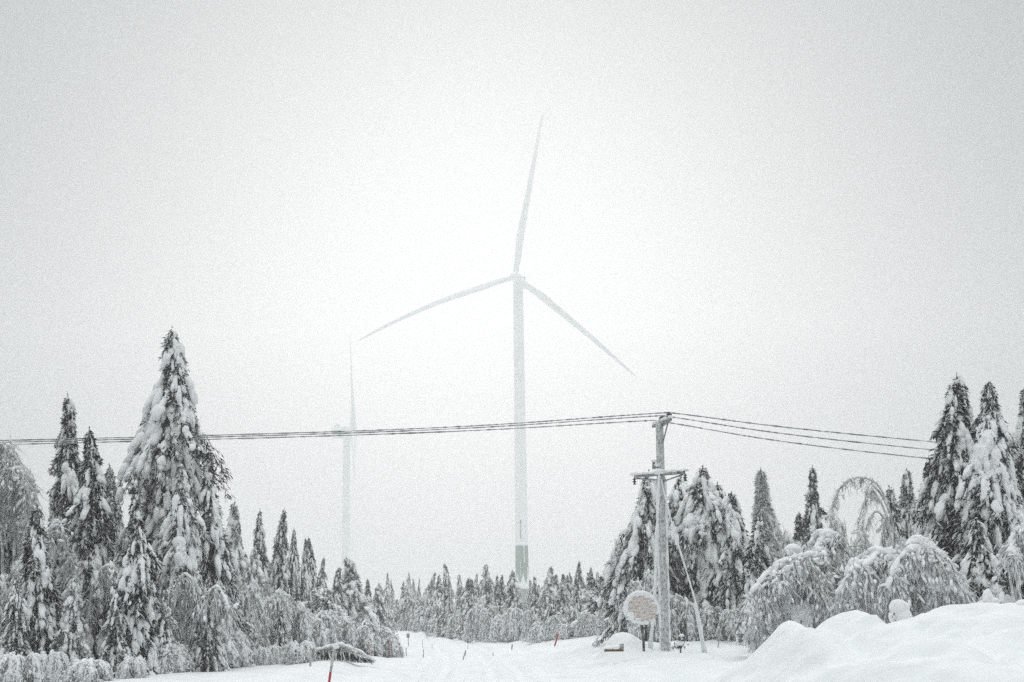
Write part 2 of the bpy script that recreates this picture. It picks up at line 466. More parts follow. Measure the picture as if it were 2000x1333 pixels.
    blobs(sn, np.concatenate(C), np.concatenate(T), np.concatenate(RD), rg, ico, 0.3)
    blobs(sn, *pads, rg, ICO1, 0.3)
    # needles: sprays under and beyond the lumps, and an inner thicket along the trunk
    cr = MB()
    bi = np.repeat(np.arange(nbr), np.maximum(8, (1.9 * needles * (0.25 + 0.75 * sc) * (1.25 - .5 * ld)).astype(int)))
    S = len(bi)
    s = rg.beta(1.25, 1.0, S) * 1.1
    p = path(bi, np.clip(s, 0, 1)) + rg.normal(0, 1, (S, 3)) * (0.30 * lump * (0.3 + sc[bi]))[:, None]
    ph = phi[bi] + rg.normal(0, 0.8, S)
    d = nrm(np.stack([np.cos(ph) * 0.55, np.sin(ph) * 0.55, np.full(S, -0.75)], 1) + rg.normal(0, 0.35, (S, 3)))
    p[:, 2] -= lump * 0.35 * sc[bi]
    ln = nlen * rg.uniform(0.5, 1.3, S) * (0.5 + 0.5 * sc[bi])
    side = nrm(np.cross(d, rg.normal(0, 1, (S, 3)))) * (0.011 + 0.036 * ln)[:, None]
    e = p + d * ln[:, None]; mid = p + d * (ln * 0.45)[:, None]
    V = np.stack([p, mid + side, e, mid - side], 1).reshape(-1, 3)
    V[:, 2] = np.maximum(V[:, 2], 0.02)
    cr.add(V, np.arange(S * 4).reshape(-1, 4))
    # needles round the bare leader
    m = 60
    ts = rg.uniform(0.8, 1.0, m); p = axis(ts); a = rg.uniform(0, 6.28, m)
    d = nrm(np.stack([np.cos(a), np.sin(a), rg.uniform(-.9, .4, m)], 1)); ln = (0.05 + 0.13 * (1 - ts) / .2) * rg.uniform(.6, 1.2, m)
    side = nrm(np.cross(d, rg.normal(0, 1, (m, 3)))) * 0.025
    cr.add(np.stack([p, p + d * (ln * .5)[:, None] + side, p + d * ln[:, None], p + d * (ln * .5)[:, None] - side], 1).reshape(-1, 3), np.arange(m * 4).reshape(-1, 4))
    return tr.mesh('trunk', M_BARK), cr.mesh('crown', mat_n or M_NEEDLE, smooth=False), sn.mesh('snow_load', M_LOAD)

def spruce(meshes, loc, label, group=None, scale=(1, 1, 1), rz=0, name='spruce_tree', cat='tree'):
    r = empty(name, loc, label, cat, group, rz)
    r.scale = scale
    for n, me in zip(('trunk', 'crown', 'snow_load'), meshes):
        link(n, me, r)
    return r

def foot(px, Y, py=1250):
    p = at(px, py, Y)
    return np.array([p[0], Y, gz(p[0], Y) - 0.06])

def hero(px, ptx, pty, Y, wpx, label, group=None, seed=0, name='spruce_tree', **kw):
    """one spruce of its own: foot under photo column px, tip seen at (ptx, pty), wpx wide"""
    b = foot(px, Y); tip = at(ptx, pty, Y)
    H = tip[2] - b[2]; R = wpx / F * Y / 2
    me = spruce_parts(seed + 11, H, R, lean=tip[0] - b[0], **kw)
    return spruce(me, b, label, group, name=name)

ROADSIDE = 'snow laden spruces beside the road'
hero(133, 131, 768, 47.0, 150, 'tall dark spruce with a thin bare tip, just beside the tallest leaning spruce', seed=1, nbr=210, lump=0.15, power=0.8, needles=95, cover=0.85, tipbare=0.13, mat_n=M_NEEDLE, group=ROADSIDE)
hero(178, 174, 832, 43.0, 112, 'very dark narrow spruce with clumps of snow, in front of the thin tipped spruce', seed=2, nbr=190, lump=0.16, power=0.7, needles=100, cover=0.75, group=ROADSIDE)
b = foot(306, 45.5); tip = at(318, 634, 45.5)
spruce(spruce_parts(14, tip[2] - b[2], 205 / F * 45.5 / 2, nbr=360, lump=0.22, power=0.52, needles=80, lean=0.34, leanp=1.2, hook=-0.16, bulge=0.9, narrow=.62), b,
       'tallest spruce of the scene, heavy with snow, its crooked tip bent over to one side', ROADSIDE)
hero(267, 268, 950, 40.5, 92, 'slender snow clumped spruce standing in front of the tallest spruce', seed=4, nbr=150, lump=0.15, power=0.75, needles=80, group=ROADSIDE)
hero(428, 408, 872, 44.0, 70, 'slim slanting spruce with a needle thin tip at the edge of the tallest spruce', seed=5, nbr=150, lump=0.15, power=0.62, needles=70, cover=.85, leanp=0.9, tipbare=0.12, group=ROADSIDE)
hero(75, 70, 985, 40.0, 105, 'small dark spruce with snow clumps under the thin tipped spruce, near the picture edge', seed=6, nbr=150, lump=0.15, power=0.7, needles=95, cover=.8, group=ROADSIDE)
hero(10, 6, 960, 47.0, 120, 'dark spruce half hidden behind the rounded rimed birch dome', seed=7, nbr=140, lump=0.16, power=0.7, needles=90, cover=.75, group=ROADSIDE)
hero(355, 352, 900, 43.0, 110, 'wide snow covered spruce pressed against the foot of the tallest spruce', seed=8, nbr=170, lump=0.18, power=0.6, needles=60, mat_n=M_NEEDLE_R, group=ROADSIDE)
hero(222, 214, 905, 48.0, 90, 'pale rimed spruce filling the gap beside the very dark narrow spruce', seed=9, nbr=150, lump=0.16, power=0.65, needles=70, mat_n=M_NEEDLE_R, group=ROADSIDE)

POLESIDE = 'snow laden spruces around the utility pole'
hero(1255, 1266, 918, 51.0, 150, 'broad snow laden spruce directly behind the round sign and pole', seed=20, nbr=273, lump=0.19, power=0.62, needles=80, group=POLESIDE)
hero(1332, 1330, 925, 53.0, 123, 'snow laden spruce just behind the bare wire guy of the pole', seed=21, nbr=265, lump=0.18, power=0.42, narrow=.84, needles=70, group=POLESIDE)
hero(1385, 1368, 908, 51.5, 147, 'highest of the lumpy spruces behind the pole guy, with a dark knob at its tip', seed=22, nbr=327, lump=0.2, power=0.42, narrow=.84, needles=75, hook=0.1, group=POLESIDE)
hero(1418, 1402, 942, 52.5, 129, 'lumpy spruce with a blunt snowy top between two taller lumpy spruces', seed=23, nbr=280, lump=0.2, power=0.42, narrow=.84, needles=70, group=POLESIDE)
hero(1438, 1424, 958, 50.5, 103, 'round topped lumpy spruce at the outer edge of the clump behind the pole', seed=24, nbr=249, lump=0.18, power=0.42, narrow=.84, needles=70, hook=0.1, group=POLESIDE)
hero(1506, 1486, 912, 54.0, 78, 'thin grey rimed spruce with drooping fine twigs and little snow', seed=25, nbr=200, lump=0.10, power=0.75, needles=110, nlen=0.36, droop=2.4, cover=0.8, mat_n=M_TWIG, hook=-0.05, group=POLESIDE)
hero(1480, 1480, 1008, 47.0, 48, 'narrow column of snow clumps in front of the thin grey rimed spruce', seed=26, nbr=110, lump=0.15, power=0.35, needles=60, group=POLESIDE)
hero(1592, 1587, 908, 56.0, 62, 'slim pointed spruce standing alone against the fog beside the arched birch', seed=27, nbr=200, lump=0.15, power=0.7, needles=70, cover=1.1, group=POLESIDE)
hero(1560, 1562, 1000, 55.0, 40, 'tiny spruce beside the slim pointed one', seed=28, nbr=90, lump=0.11, power=0.5, needles=60, group=POLESIDE)
hero(1782, 1772, 914, 50.0, 92, 'fuzzy rimed spruce with a bushy knob at its tip behind the arched birch', seed=29, nbr=200, lump=0.12, power=0.7, needles=100, cover=.9, mat_n=M_NEEDLE_R, group=POLESIDE)
hero(1762, 1748, 946, 49.0, 45, 'slim dark spruce with its tip hooked over, next to the fuzzy rimed spruce', seed=30, nbr=120, lump=0.1, power=0.5, needles=80, cover=.6, hook=-0.22, mat_n=M_NEEDLE_R, group=POLESIDE)

EDGE = 'tall spruces behind the ploughed bank'
hero(1832, 1823, 892, 42.0, 88, 'lumpy snow smothered spruce, shortest of the big ones behind the bank', seed=31, nbr=240, lump=0.15, power=0.42, needles=70, ico=ICO3, hook=-0.15, group=EDGE)
hero(1878, 1870, 728, 40.0, 108, 'tall dark columnar spruce with a bushy tip where the power lines disappear', seed=32, nbr=380, lump=0.145, power=0.3, needles=100, cover=.9, ico=ICO3, hook=-0.06, tipbare=0.02, group=EDGE)
hero(1956, 1930, 738, 38.5, 165, 'broad tall spruce under the heaviest snow clumps with a thin bent tip', seed=33, nbr=420, lump=0.17, power=0.6, needles=85, ico=ICO3, leanp=1.6, tipbare=0.1, group=EDGE)
hero(2012, 2006, 748, 39.5, 90, 'dark spruce cut off by the picture edge next to the broad tall spruce', seed=34, nbr=280, lump=0.15, power=0.5, needles=90, group=EDGE)
hero(1925, 1908, 1010, 37.5, 90, 'low snow clumped spruce at the foot of the two tall dark spruces', seed=35, nbr=170, lump=0.16, power=0.45, needles=80, group=EDGE)

# middle-sized and far spruces: six shapes, copied
PROTO = []
for k, (R, lump, power, cover, mn, hk) in enumerate([(1.25, .19, .7, .9, M_NEEDLE, 0), (1.05, .17, .55, 1, M_NEEDLE, .15), (1.5, .2, .8, .85, M_NEEDLE, 0), (1.15, .15, .6, .75, M_NEEDLE_R, -.2),
                                                     (0.95, .2, .45, 1, M_NEEDLE_R, .3), (1.35, .22, .6, 1, M_NEEDLE_R, 0),
                                                     (1.7, .22, .5, .95, M_NEEDLE_R, .2), (0.8, .2, .35, 1, M_NEEDLE, -.5), (1.9, .24, .75, 1, M_NEEDLE, .1), (1.2, .2, .3, 1, M_NEEDLE_R, .7)]):
    PROTO.append(spruce_parts(60 + k, 8.0, R, nbr=150, lump=lump, power=power, needles=60, nlen=.26, cover=cover, mat_n=mn, hook=hk, bulge=.5 + .07 * k, lean=(0, .2, 0, -.3, .3, 0, .5, -.4, 0, .6)[k], ico=ICO2 if k < 6 else ICO1))
first = {}
def copy_spruce(k, px, pty, Y, wpx, label, group, rg=random.Random(3), ptx=None):
    b = foot(px, Y); H = at(px, pty, Y)[2] - b[2]
    R = (1.25, 1.05, 1.5, 1.15, .95, 1.35, 1.7, .8, 1.9, 1.2)[k]
    s = (wpx / F * Y / 2) / R
    rz = rg.uniform(0, 6.28)
    if k not in first:
        first[k] = spruce(PROTO[k], b, label, group, (s, s, H / 8), rz)
        return first[k]
    return dup(first[k], b, label, group, rz, (s, s, H / 8))

YOUNG = 'young spruces along the foot of the roadside stand'
for k, px, py, Y, wp, lb in [
        (8, 318, 1150, 41.0, 84, 'young broad spruce padded with snow below the tallest spruce, between rimed birches'),
        (2, 405, 1120, 42.0, 80, 'young snowy spruce just in front of the slim slanting spruce'),
        (5, 140, 1120, 40.0, 76, 'young spruce white with rime between the small dark spruce and very dark spruce'),
        (1, 226, 1130, 40.0, 60, 'young slim spruce squeezed beside the slender clumped spruce'),
        (2, 28, 1120, 39.0, 90, 'young snowy spruce below the rounded birch dome at the picture edge'),
        (0, 468, 1175, 45.5, 60, 'young pointed spruce rising from the grey bushes behind the bowed sapling'),
        (2, 548, 1190, 48.0, 56, 'young spruce among the grey bushes below the dense dark spire')]:
    copy_spruce(k, px, py, Y, wp, lb, YOUNG)

LINE = 'spruces stepping down along the road edge'
for k, px, py, Y, wp, lb in [
        (4, 445, 978, 52, 70, 'rounded pale rimed spruce next to the slim slanting spruce'),
        (3, 462, 1012, 56, 60, 'hazy rimed spruce half hidden behind the rounded pale rimed spruce'),
        (0, 503, 993, 58, 62, 'pointed spruce with open branches, first of two equal spires'),
        (1, 542, 991, 60, 56, 'dense dark spire, second of two equal pointed spruces'),
        (2, 571, 1030, 62, 62, 'pointed spruce just behind the dense dark spire, pale with rime'),
        (0, 594, 1048, 66, 40, 'one of twin thin spires, the slightly shorter'),
        (1, 607, 1047, 67, 44, 'one of twin thin spires, the darker and denser'),
        (3, 624, 1086, 64, 42, 'grey spruce at the end of the stepping row before the gap'),
        (1, 656, 1106, 72, 46, 'snowy spruce after the gap, beside the bent tipped spruce'),
        (4, 690, 1088, 74, 66, 'wide snowy spruce with a bent tip under the far turbine'),
        (3, 673, 1118, 76, 44, 'pale spruce squeezed against the wide bent tipped spruce'),
        (0, 717, 1130, 82, 44, 'small spruce below the end of the long turbine blade'),
        (1, 737, 1146, 90, 40, 'dark small spruce nearest the road bend on its inner side'),
        (5, 752, 1148, 96, 34, 'pale small spruce nearest the road bend on its inner side'),
        (5, 484, 1100, 50, 70, 'squat snowy spruce in front of the two equal spires'),
        (3, 640, 1150, 60, 60, 'low grey spruce filling the gap before the bent tipped spruce')]:
    copy_spruce(k, px, py, Y, wp, lb, LINE)

FAR = 'far spruces beyond the road bend'
for k, px, py, Y, wp, lb in [
        (1, 874, 1099, 118, 34, 'dark pointed spruce standing highest in the far treeline beside the road'),
        (0, 858, 1121, 116, 38, 'spruce leaning on the highest pointed spruce of the far treeline'),
        (5, 951, 1100, 100, 46, 'tall bulky spruce in the far treeline beside the turbine tower'),
        (5, 1004, 1113, 88, 52, 'wide white spruce half covering the green foot of the turbine tower'),
        (0, 923, 1130, 104, 30, 'small spruce next to the tall bulky spruce'),
        (1, 1047, 1124, 96, 26, 'thin snowy spruce just past the green turbine foot'),
        (4, 1071, 1105, 92, 40, 'blunt topped spruce past the green turbine foot'),
        (0, 1102, 1119, 86, 44, 'pointed pale spruce between the blunt topped one and the dark blunt spire'),
        (1, 1130, 1094, 84, 32, 'dark blunt spire rising above its neighbours short of the pole'),
        (2, 1157, 1106, 82, 46, 'black pointed spruce between the dark spire and the round sign'),
        (3, 1180, 1122, 80, 44, 'fuzzy grey spruce just short of the round sign')]:
    copy_spruce(k, px, py, Y, wp, lb, FAR)
rg = random.Random(11)
SHARED = 'snowy spruce packed in the hazy treeline beyond the road bend'
for j in range(150):                                    # packed rows along the far side of the road
    px = rg.uniform(742, 1215)
    near = np.interp(px, [742, 800, 870, 910, 1000, 1100, 1215], [150, 142, 100, 90, 78, 66, 60])
    Y = near + 3 + rg.random() ** 1.6 * 70
    py = rg.gauss(1143, 13) - 10 * (px > 1100) + max(0, near + 4 - Y) * 3
    if Y < near + 14: py += rg.uniform(8, 45)
    copy_spruce(rg.choice((0, 1, 2, 3, 4, 5, 7, 9, 0, 1, 6)), px, max(py, 1116), Y, rg.uniform(24, 40) * 105 / Y, SHARED, FAR)
BACK = 'snowy spruce deep in the stand behind the tall roadside spruces'
for j in range(34):                                     # the stand behind the near trees
    px = rg.uniform(-30, 640)
    Y = rg.uniform(52, 75)
    top = np.interp(px, [-30, 60, 130, 230, 300, 400, 460, 560, 640], [1000, 1010, 960, 930, 880, 960, 1040, 1090, 1130])
    copy_spruce(rg.choice((0, 2, 3, 5, 6, 8, 9)), px, top + rg.uniform(10, 90), Y, rg.uniform(55, 85), BACK, 'spruces deep in the roadside stand')
BACK2 = 'snowy spruce deep in the stand behind the utility pole and bent birches'
for j in range(34):
    px = rg.uniform(1215, 2040)
    Y = rg.uniform(56, 78)
    top = np.interp(px, [1215, 1260, 1330, 1430, 1470, 1560, 1640, 1740, 1800, 1860, 2040], [1090, 1000, 980, 1000, 1060, 1060, 1080, 1040, 1000, 960, 940])
    copy_spruce(rg.choice((0, 2, 3, 5, 6, 8, 9)), px, top + rg.uniform(10, 80), Y, rg.uniform(50, 80), BACK2, 'spruces deep in the stand behind the pole')

# the wood goes on a little way past both edges of the picture
for j in range(22):
    side_ = j % 2; px = rg.uniform(2060, 2420) if side_ else rg.uniform(-420, -60); Y = rg.uniform(38, 70)
    copy_spruce(rg.choice((0, 2, 3, 5, 6, 8)), px, rg.uniform(780, 1020), Y, rg.uniform(70, 120), 'snowy spruce of the wood beyond the picture edge', 'spruces beyond the picture edges')

# ------------------------------------------------------------------ birches and bushes
def birch_parts(stems, seed, hang=0.8, dens=16, twig_r=0.011, side=0.9, snow=0.07, r0=0.06, start=0.25, floor=0.05, spread=1.0, cover=.8, per=6, frost=.3):
    """stems: list of control-point lists; hanging rimed twigs and snow along the upper side"""
    rg = np.random.default_rng(seed)
    tk, tw, sn = MB(), MB(), MB()
    for pts in stems:
        P = bezier(pts, 30)
        L = np.linalg.norm(np.diff(P, axis=0), axis=1).sum()
        rr = r0 * np.linspace(1, 0.22, 30)
        tube(tk, P, rr, 6)
        T = nrm(np.gradient(P, axis=0))
        nb = int(L * dens)
        u = rg.uniform(start, 1, nb); idx = np.clip((u * 29).astype(int), 0, 28); fr = (u * 29 - idx)[:, None]
        p = P[idx] * (1 - fr) + P[idx + 1] * fr
        tg = T[idx]
        sd = nrm(np.cross(tg, np.array([0, 0, 1.0])) + 1e-6) * np.where(rg.random(nb) < .5, 1, -1)[:, None]
        bl = side * rg.uniform(0.25, 1.0, nb) * np.sin(np.clip(u, 0, .93) * 3.1416) ** .5
        d0 = nrm(sd * spread + tg * rg.uniform(0.2, 1.0, (nb, 1)) + np.array([0, 0, .15]) + rg.normal(0, .32, (nb, 3)))
        # branch: out, then over
        k = 5; s = np.linspace(0, 1, k)
        B = p[:, None] + d0[:, None] * (bl[:, None] * s)[..., None]
        B[..., 2] -= (bl[:, None] * 0.9) * s ** 2.2
        B[..., 2] = np.maximum(B[..., 2], floor)
        strands(tw, B, np.full(nb, twig_r * 1.5))
        # hanging twigs from along the branch
        m = per
        bi = np.repeat(np.arange(nb), m); S = len(bi)
        ss = rg.uniform(0.15, 1, S); q = ss * (k - 1); j = np.clip(q.astype(int), 0, k - 2); f2 = (q - j)[:, None]
        o = B[bi, j] * (1 - f2) + B[bi, j + 1] * f2
        hl = hang * rg.uniform(0.25, 1.2, S) * (0.35 + 0.85 * rg.random(nb) ** .8)[bi]
        dr = nrm(np.stack([rg.normal(0, .3, S), rg.normal(0, .3, S), np.full(S, -1.0)], 1) + d0[bi] * 0.3)
        s3 = np.array([0, .35, .7, 1.0])
        wild = rg.random(S) < .13
        dr[wild] = nrm(rg.normal(0, 1, (wild.sum(), 3)) + np.array([0, 0, .1])); hl[wild] *= .45
        Q = o[:, None] + dr[:, None] * (hl[:, None] * s3)[..., None] + np.cumsum(rg.normal(0, 0.035, (S, 4, 3)), 1)
        Q[:, 0] = o
        Q[..., 2] = np.maximum(Q[..., 2], floor + rg.uniform(0, .1, (S, 1)))
        strands(tw, Q, twig_r * rg.uniform(.7, 1.3, S))
        # snow along the upper side
        if snow:
            c = max(4, int(L / (snow * 1.5)))
            uu = np.linspace(0.12, 1.0, c); ii = np.clip((uu * 29).astype(int), 0, 29)
            keep = (rg.random(c) < cover) & (T[ii][:, 2] < .93)
            ii = ii[keep]
            wv = snow * rg.uniform(.6, 1.35, len(ii))
            flat = 1 - np.abs(T[ii][:, 2]) * .6
            blobs(sn, P[ii] + np.array([0, 0, 1.0]) * (rr[ii] * .7 + wv * .35)[:, None], T[ii], np.stack([wv * 1.7, wv * 1.0, wv * .75 * flat + .01], 1), rg)
            # frost clumps caught on the hanging strands
            fs_ = np.where(rg.random(S) < frost)[0]; kk = rg.integers(0, 3, len(fs_)); q0, q1 = Q[fs_, kk], Q[fs_, kk + 1]
            wv = rg.uniform(.014, .05, len(fs_))
            blobs(sn, (q0 + q1) / 2, nrm(q1 - q0 + 1e-5), np.stack([wv * rg.uniform(1.6, 4, len(fs_)), wv, wv], 1), rg, ICO1, .3)
            # little pads on the side branches
            bsel = rg.random(nb) < .55
            wv = snow * .55 * rg.uniform(.5, 1.4, nb)[bsel]
            blobs(sn, B[bsel, 2] + np.array([0, 0, .02]), nrm(B[bsel, 3] - B[bsel, 1] + 1e-5), np.stack([wv * 2, wv * .8, wv * .6], 1), rg)
    out = [tk.mesh('stem', M_STEM), tw.mesh('twigs', M_TWIG, smooth=False)]
    if sn.n: out.append(sn.mesh('snow_load', M_LOAD))
    return out

def birch(px, Y, arcs, label, seed, group='birches bent over by the snow', name='bent_birch', cat='tree', dyr=0.5, lumps=None, jit=0, **kw):
    """arcs: lists of photo points traced in depth around Y; foot at (px, Y)"""
    rg = random.Random(seed)
    b = foot(px, Y)
    stems = []
    for a in arcs:
        off = rg.uniform(-dyr, dyr)
        pts = [at(x, y, Y + off * (n / max(1, len(a) - 1)) + rg.uniform(-.15, .15)) - b for n, (x, y) in enumerate(a)]
        stems.append(pts)
        for q in range(jit):
            ox, oy, k_ = rg.uniform(-22, 22), rg.uniform(2, 26), rg.uniform(-dyr, dyr) * 1.3
            cut = max(3, len(a) - rg.choice((0, 0, 1)))
            stems.append([at(x + ox * min(1, n / 2), y + oy * min(1, n / 2), Y + k_ * (n / max(1, len(a) - 1)) + rg.uniform(-.1, .1)) - b for n, (x, y) in enumerate(a[:cut])])
    me = birch_parts(stems, seed, **kw)
    r = empty(name, b, label, cat, group)
    for n, m in zip(('trunk', 'crown', 'snow_load'), me):
        link(n, m, r)
    if lumps:
        rgn = np.random.default_rng(seed)
        for (x, y, w_, h_) in lumps:
            mb = MB()
            c = at(x, y, Y - .25) - b; s = Y / F
            n = 7
            cc = c + rgn.normal(0, 1, (n, 3)) * np.array([w_ * .2 * s, w_ * .2 * s, h_ * .2 * s])
            ww = np.full(n, w_ * s * .33) * rgn.uniform(.7, 1.2, n)
            blobs(mb, cc, np.tile([[.1, 0, 1.0]], (n, 1)), np.stack([ww * h_ / w_ * .8, ww, ww], 1), rgn)
            mb.obj('snow_clump', M_LOAD, r)
    return r

birch(1738, 44, [[(1742, 1120), (1748, 1060), (1738, 1000), (1716, 950), (1686, 934), (1655, 940), (1635, 965), (1622, 1010)],
                 [(1738, 1000), (1722, 968), (1702, 950), (1690, 975), (1684, 1030)],
                 [(1742, 1040), (1722, 985), (1700, 960), (1682, 1000), (1672, 1060)],
                 [(1745, 1080), (1735, 1030), (1712, 1000), (1692, 1030), (1672, 1090)]],
      'thin birch bent into a tall open arch against the fog, hung with rimed twigs', 101, hang=.42, dens=8, side=.13, snow=.035, r0=.04, start=.32, cover=.6, twig_r=.008, frost=.12)
birch(1470, 38.5, [[(1470, 1262), (1480, 1200), (1500, 1130), (1530, 1100), (1580, 1085)], [(1660, 1250), (1640, 1180), (1600, 1120), (1555, 1098), (1515, 1110), (1480, 1150), (1463, 1190)],
                   [(1640, 1250), (1620, 1160), (1570, 1105), (1535, 1120), (1500, 1170), (1470, 1215)]],
      'bent birch of white hanging twigs and snow lumps, bare dark stem by the pole clearing', 102, hang=.85, dens=10, side=.65, snow=.095, r0=.055, per=11, cover=1, twig_r=.0095, dyr=.9, frost=.6, jit=2,
      lumps=[(1513, 1180, 16, 46), (1536, 1165, 22, 60), (1560, 1200, 30, 40), (1578, 1195, 24, 46), (1500, 1205, 16, 36)])
birch(1690, 39.5, [[(1690, 1235), (1680, 1150), (1650, 1095), (1610, 1072), (1570, 1090), (1548, 1130), (1535, 1180)], [(1690, 1235), (1672, 1140), (1635, 1092), (1595, 1080), (1560, 1120)],
                   [(1665, 1105), (1648, 1070), (1622, 1045), (1600, 1045), (1585, 1065)]],
      'bent birch making two snow edged humps below the slim pointed spruce', 103, hang=.85, dens=10, side=.65, snow=.1, r0=.055, per=11, cover=1, twig_r=.0095, dyr=.9, frost=.6, jit=2, lumps=[(1612, 1050, 26, 22), (1614, 1130, 18, 50)])
birch(1790, 37.5, [[(1790, 1220), (1790, 1150), (1770, 1098), (1725, 1078), (1682, 1092), (1655, 1130), (1645, 1180)], [(1790, 1220), (1775, 1130), (1740, 1085), (1700, 1090), (1668, 1140)],
                   [(1780, 1215), (1760, 1120), (1720, 1082), (1690, 1110)]],
      'largest bent birch, a broad curtain of white twigs above the ploughed bank', 104, hang=.9, dens=10, side=.65, snow=.1, r0=.06, per=11, cover=1, twig_r=.0095, dyr=.9, frost=.6, jit=2, lumps=[(1660, 1120, 22, 50), (1672, 1105, 24, 30)])
birch(1875, 36.5, [[(1875, 1200), (1862, 1130), (1830, 1075), (1795, 1056), (1762, 1075), (1745, 1120), (1738, 1165)], [(1875, 1200), (1850, 1110), (1815, 1065), (1780, 1065), (1755, 1100)],
                   [(1870, 1200), (1840, 1110), (1800, 1062)], [(1905, 1195), (1880, 1150), (1845, 1110), (1815, 1120)]],
      'bent birch with a high rounded back right at the foot of the tall columnar spruce', 105, hang=.85, dens=10, side=.65, snow=.095, r0=.06, per=11, cover=1, twig_r=.0095, dyr=.9, frost=.6, jit=2, lumps=[(1830, 1135, 34, 30), (1745, 1110, 18, 50)])
birch(1990, 35.5, [[(1990, 1200), (1985, 1100), (1975, 1060), (1990, 1035), (2020, 1050)], [(1985, 1200), (1970, 1100), (1985, 1050), (2010, 1030), (2040, 1080)]],
      'rimed birch arching out of the picture in front of the broad tall spruce', 106, hang=.7, dens=14, side=.35, snow=.06, r0=.04)
birch(22, 44.5, [[(40, 1300), (50, 1100), (40, 960), (15, 915), (-20, 930)], [(10, 1300), (5, 1050), (20, 930), (45, 925), (66, 985)], [(0, 1290), (-10, 1050), (-5, 930), (25, 905), (55, 940)], [(20, 1300), (30, 1000), (25, 905), (-5, 885), (-30, 900)],
                  [(5, 1000), (0, 900), (5, 868), (14, 900)]],
      'tall rounded birch dome of grey rimed twigs beside the dark tall spruces', 107, hang=.65, dens=26, side=.85, snow=.05, r0=.06, cover=.4)
birch(210, 41.5, [[(150, 1300), (150, 1160), (130, 1060), (112, 1020), (92, 1045), (84, 1100)], [(165, 1300), (170, 1200), (195, 1120), (222, 1110), (238, 1150)]],
      'thin rimed birch drooping between the very dark spruce and the slender clumped one', 108, hang=.7, dens=16, side=.4, snow=.05, r0=.04)
birch(350, 42.0, [[(330, 1295), (328, 1210), (340, 1150), (362, 1125), (385, 1150), (392, 1190)], [(340, 1295), (325, 1230), (305, 1200), (285, 1220)], [(370, 1295), (385, 1220), (400, 1170), (425, 1150), (448, 1190)]],
      'grey birch thicket drooping at the foot of the tallest spruce', 109, hang=.9, dens=22, side=.6, snow=.06, r0=.045)
birch(448, 43.0, [[(470, 1288), (448, 1255), (425, 1225), (410, 1215)], [(465, 1288), (440, 1265), (415, 1255)]],
      'snow topped sapling bowed flat to the ground by the slim slanting spruce', 110, hang=.35, dens=24, side=.3, snow=.07, r0=.04)
b_ = birch(600, 46.0, [[(612, 1275), (640, 1268), (665, 1265), (690, 1270), (725, 1290)]],
      'low snow topped branch lying along the verge with dark fringes hanging under it', 111, hang=.28, dens=8, side=.15, snow=.085, r0=.05, group=None, cover=1)
# dark spruce fringe under the fallen branch
mb = MB(); rgn = np.random.default_rng(5); S = 900
xx = rgn.uniform(618, 722, S); clus = np.sin(xx * .55) + .6 * np.sin(xx * .23 + 1) + rgn.normal(0, .4, S)
base_ = foot(600, 46.0)
P0 = np.array([at(x, np.interp(x, [612, 660, 722], [1272, 1268, 1288]), 46 + d) for x, d in zip(xx, rgn.uniform(-.35, .1, S))]) - base_
keep = clus > -.15; P0 = P0[keep]; n = len(P0)
dd = nrm(np.stack([rgn.normal(.15, .2, n), rgn.normal(-.1, .2, n), np.full(n, -1.0)], 1)); ll = rgn.uniform(.15, .5, n)
E = P0 + dd * ll[:, None]; E[:, 2] = np.maximum(E[:, 2], .03)
sdv = nrm(np.cross(dd, rgn.normal(0, 1, (n, 3)))) * .022
mb.add(np.stack([P0, (P0 + E) / 2 + sdv, E, (P0 + E) / 2 - sdv], 1).reshape(-1, 3), np.arange(n * 4).reshape(-1, 4))
mb.obj('needle_fringe', M_NEEDLE, b_, smooth=False)

# rounded frosted bushes: four shapes, copied
def bush_parts(seed, W=1.2, H=1.6, ns=9, snow=.05, hang=.5, dens=24, cover=.6):
    rg = random.Random(seed); stems = []
    for k in range(ns):
        a = k * 2.4 + rg.uniform(-.4, .4); f = rg.uniform(.55, 1.0); h = H * rg.uniform(.7, 1)
        c, s = math.cos(a) * W * f, math.sin(a) * W * f
        stems.append([(c * .05, s * .05, -.05), (c * .2, s * .2, h * .55), (c * .48, s * .48, h * .93), (c * .75, s * .75, h * .9), (c * .97, s * .97, h * .6), (c * 1.05, s * 1.05, h * .3)])
    return birch_parts(stems, seed, hang=hang, dens=dens, side=.5, snow=snow * 1.35, r0=.022, twig_r=.0105, start=.2, cover=cover, frost=.5)
BUSH = [bush_parts(201), bush_parts(202, 1.0, 1.9, 8, .04), bush_parts(203, 1.35, 1.2, 10, .075, .4, cover=.9), bush_parts(204, .9, 2.3, 8, .03, .6)]
bfirst = {}
def copy_bush(k, px, pty, Y, wpx, label, group, rg=random.Random(9)):
    b = foot(px, Y); Hh = max(.3, at(px, pty, Y)[2] - b[2]); W0, H0 = ((1.3, 1.62), (1.1, 1.92), (1.45, 1.25), (1.0, 2.32))[k]
    s = wpx / F * Y / 2 / W0; sc = (s, s, Hh / H0); rz = rg.uniform(0, 6.28)
    if k in bfirst: return dup(bfirst[k], b, label, group, rz, sc)
    r = empty('frosted_bush', b, label, 'bush', group, rz); r.scale = sc
    for n, m in zip(('stem', 'twigs', 'snow_load'), BUSH[k]): link(n, m, r)
    bfirst[k] = r
    return r
VERGE = 'frosted bushes along the verge'
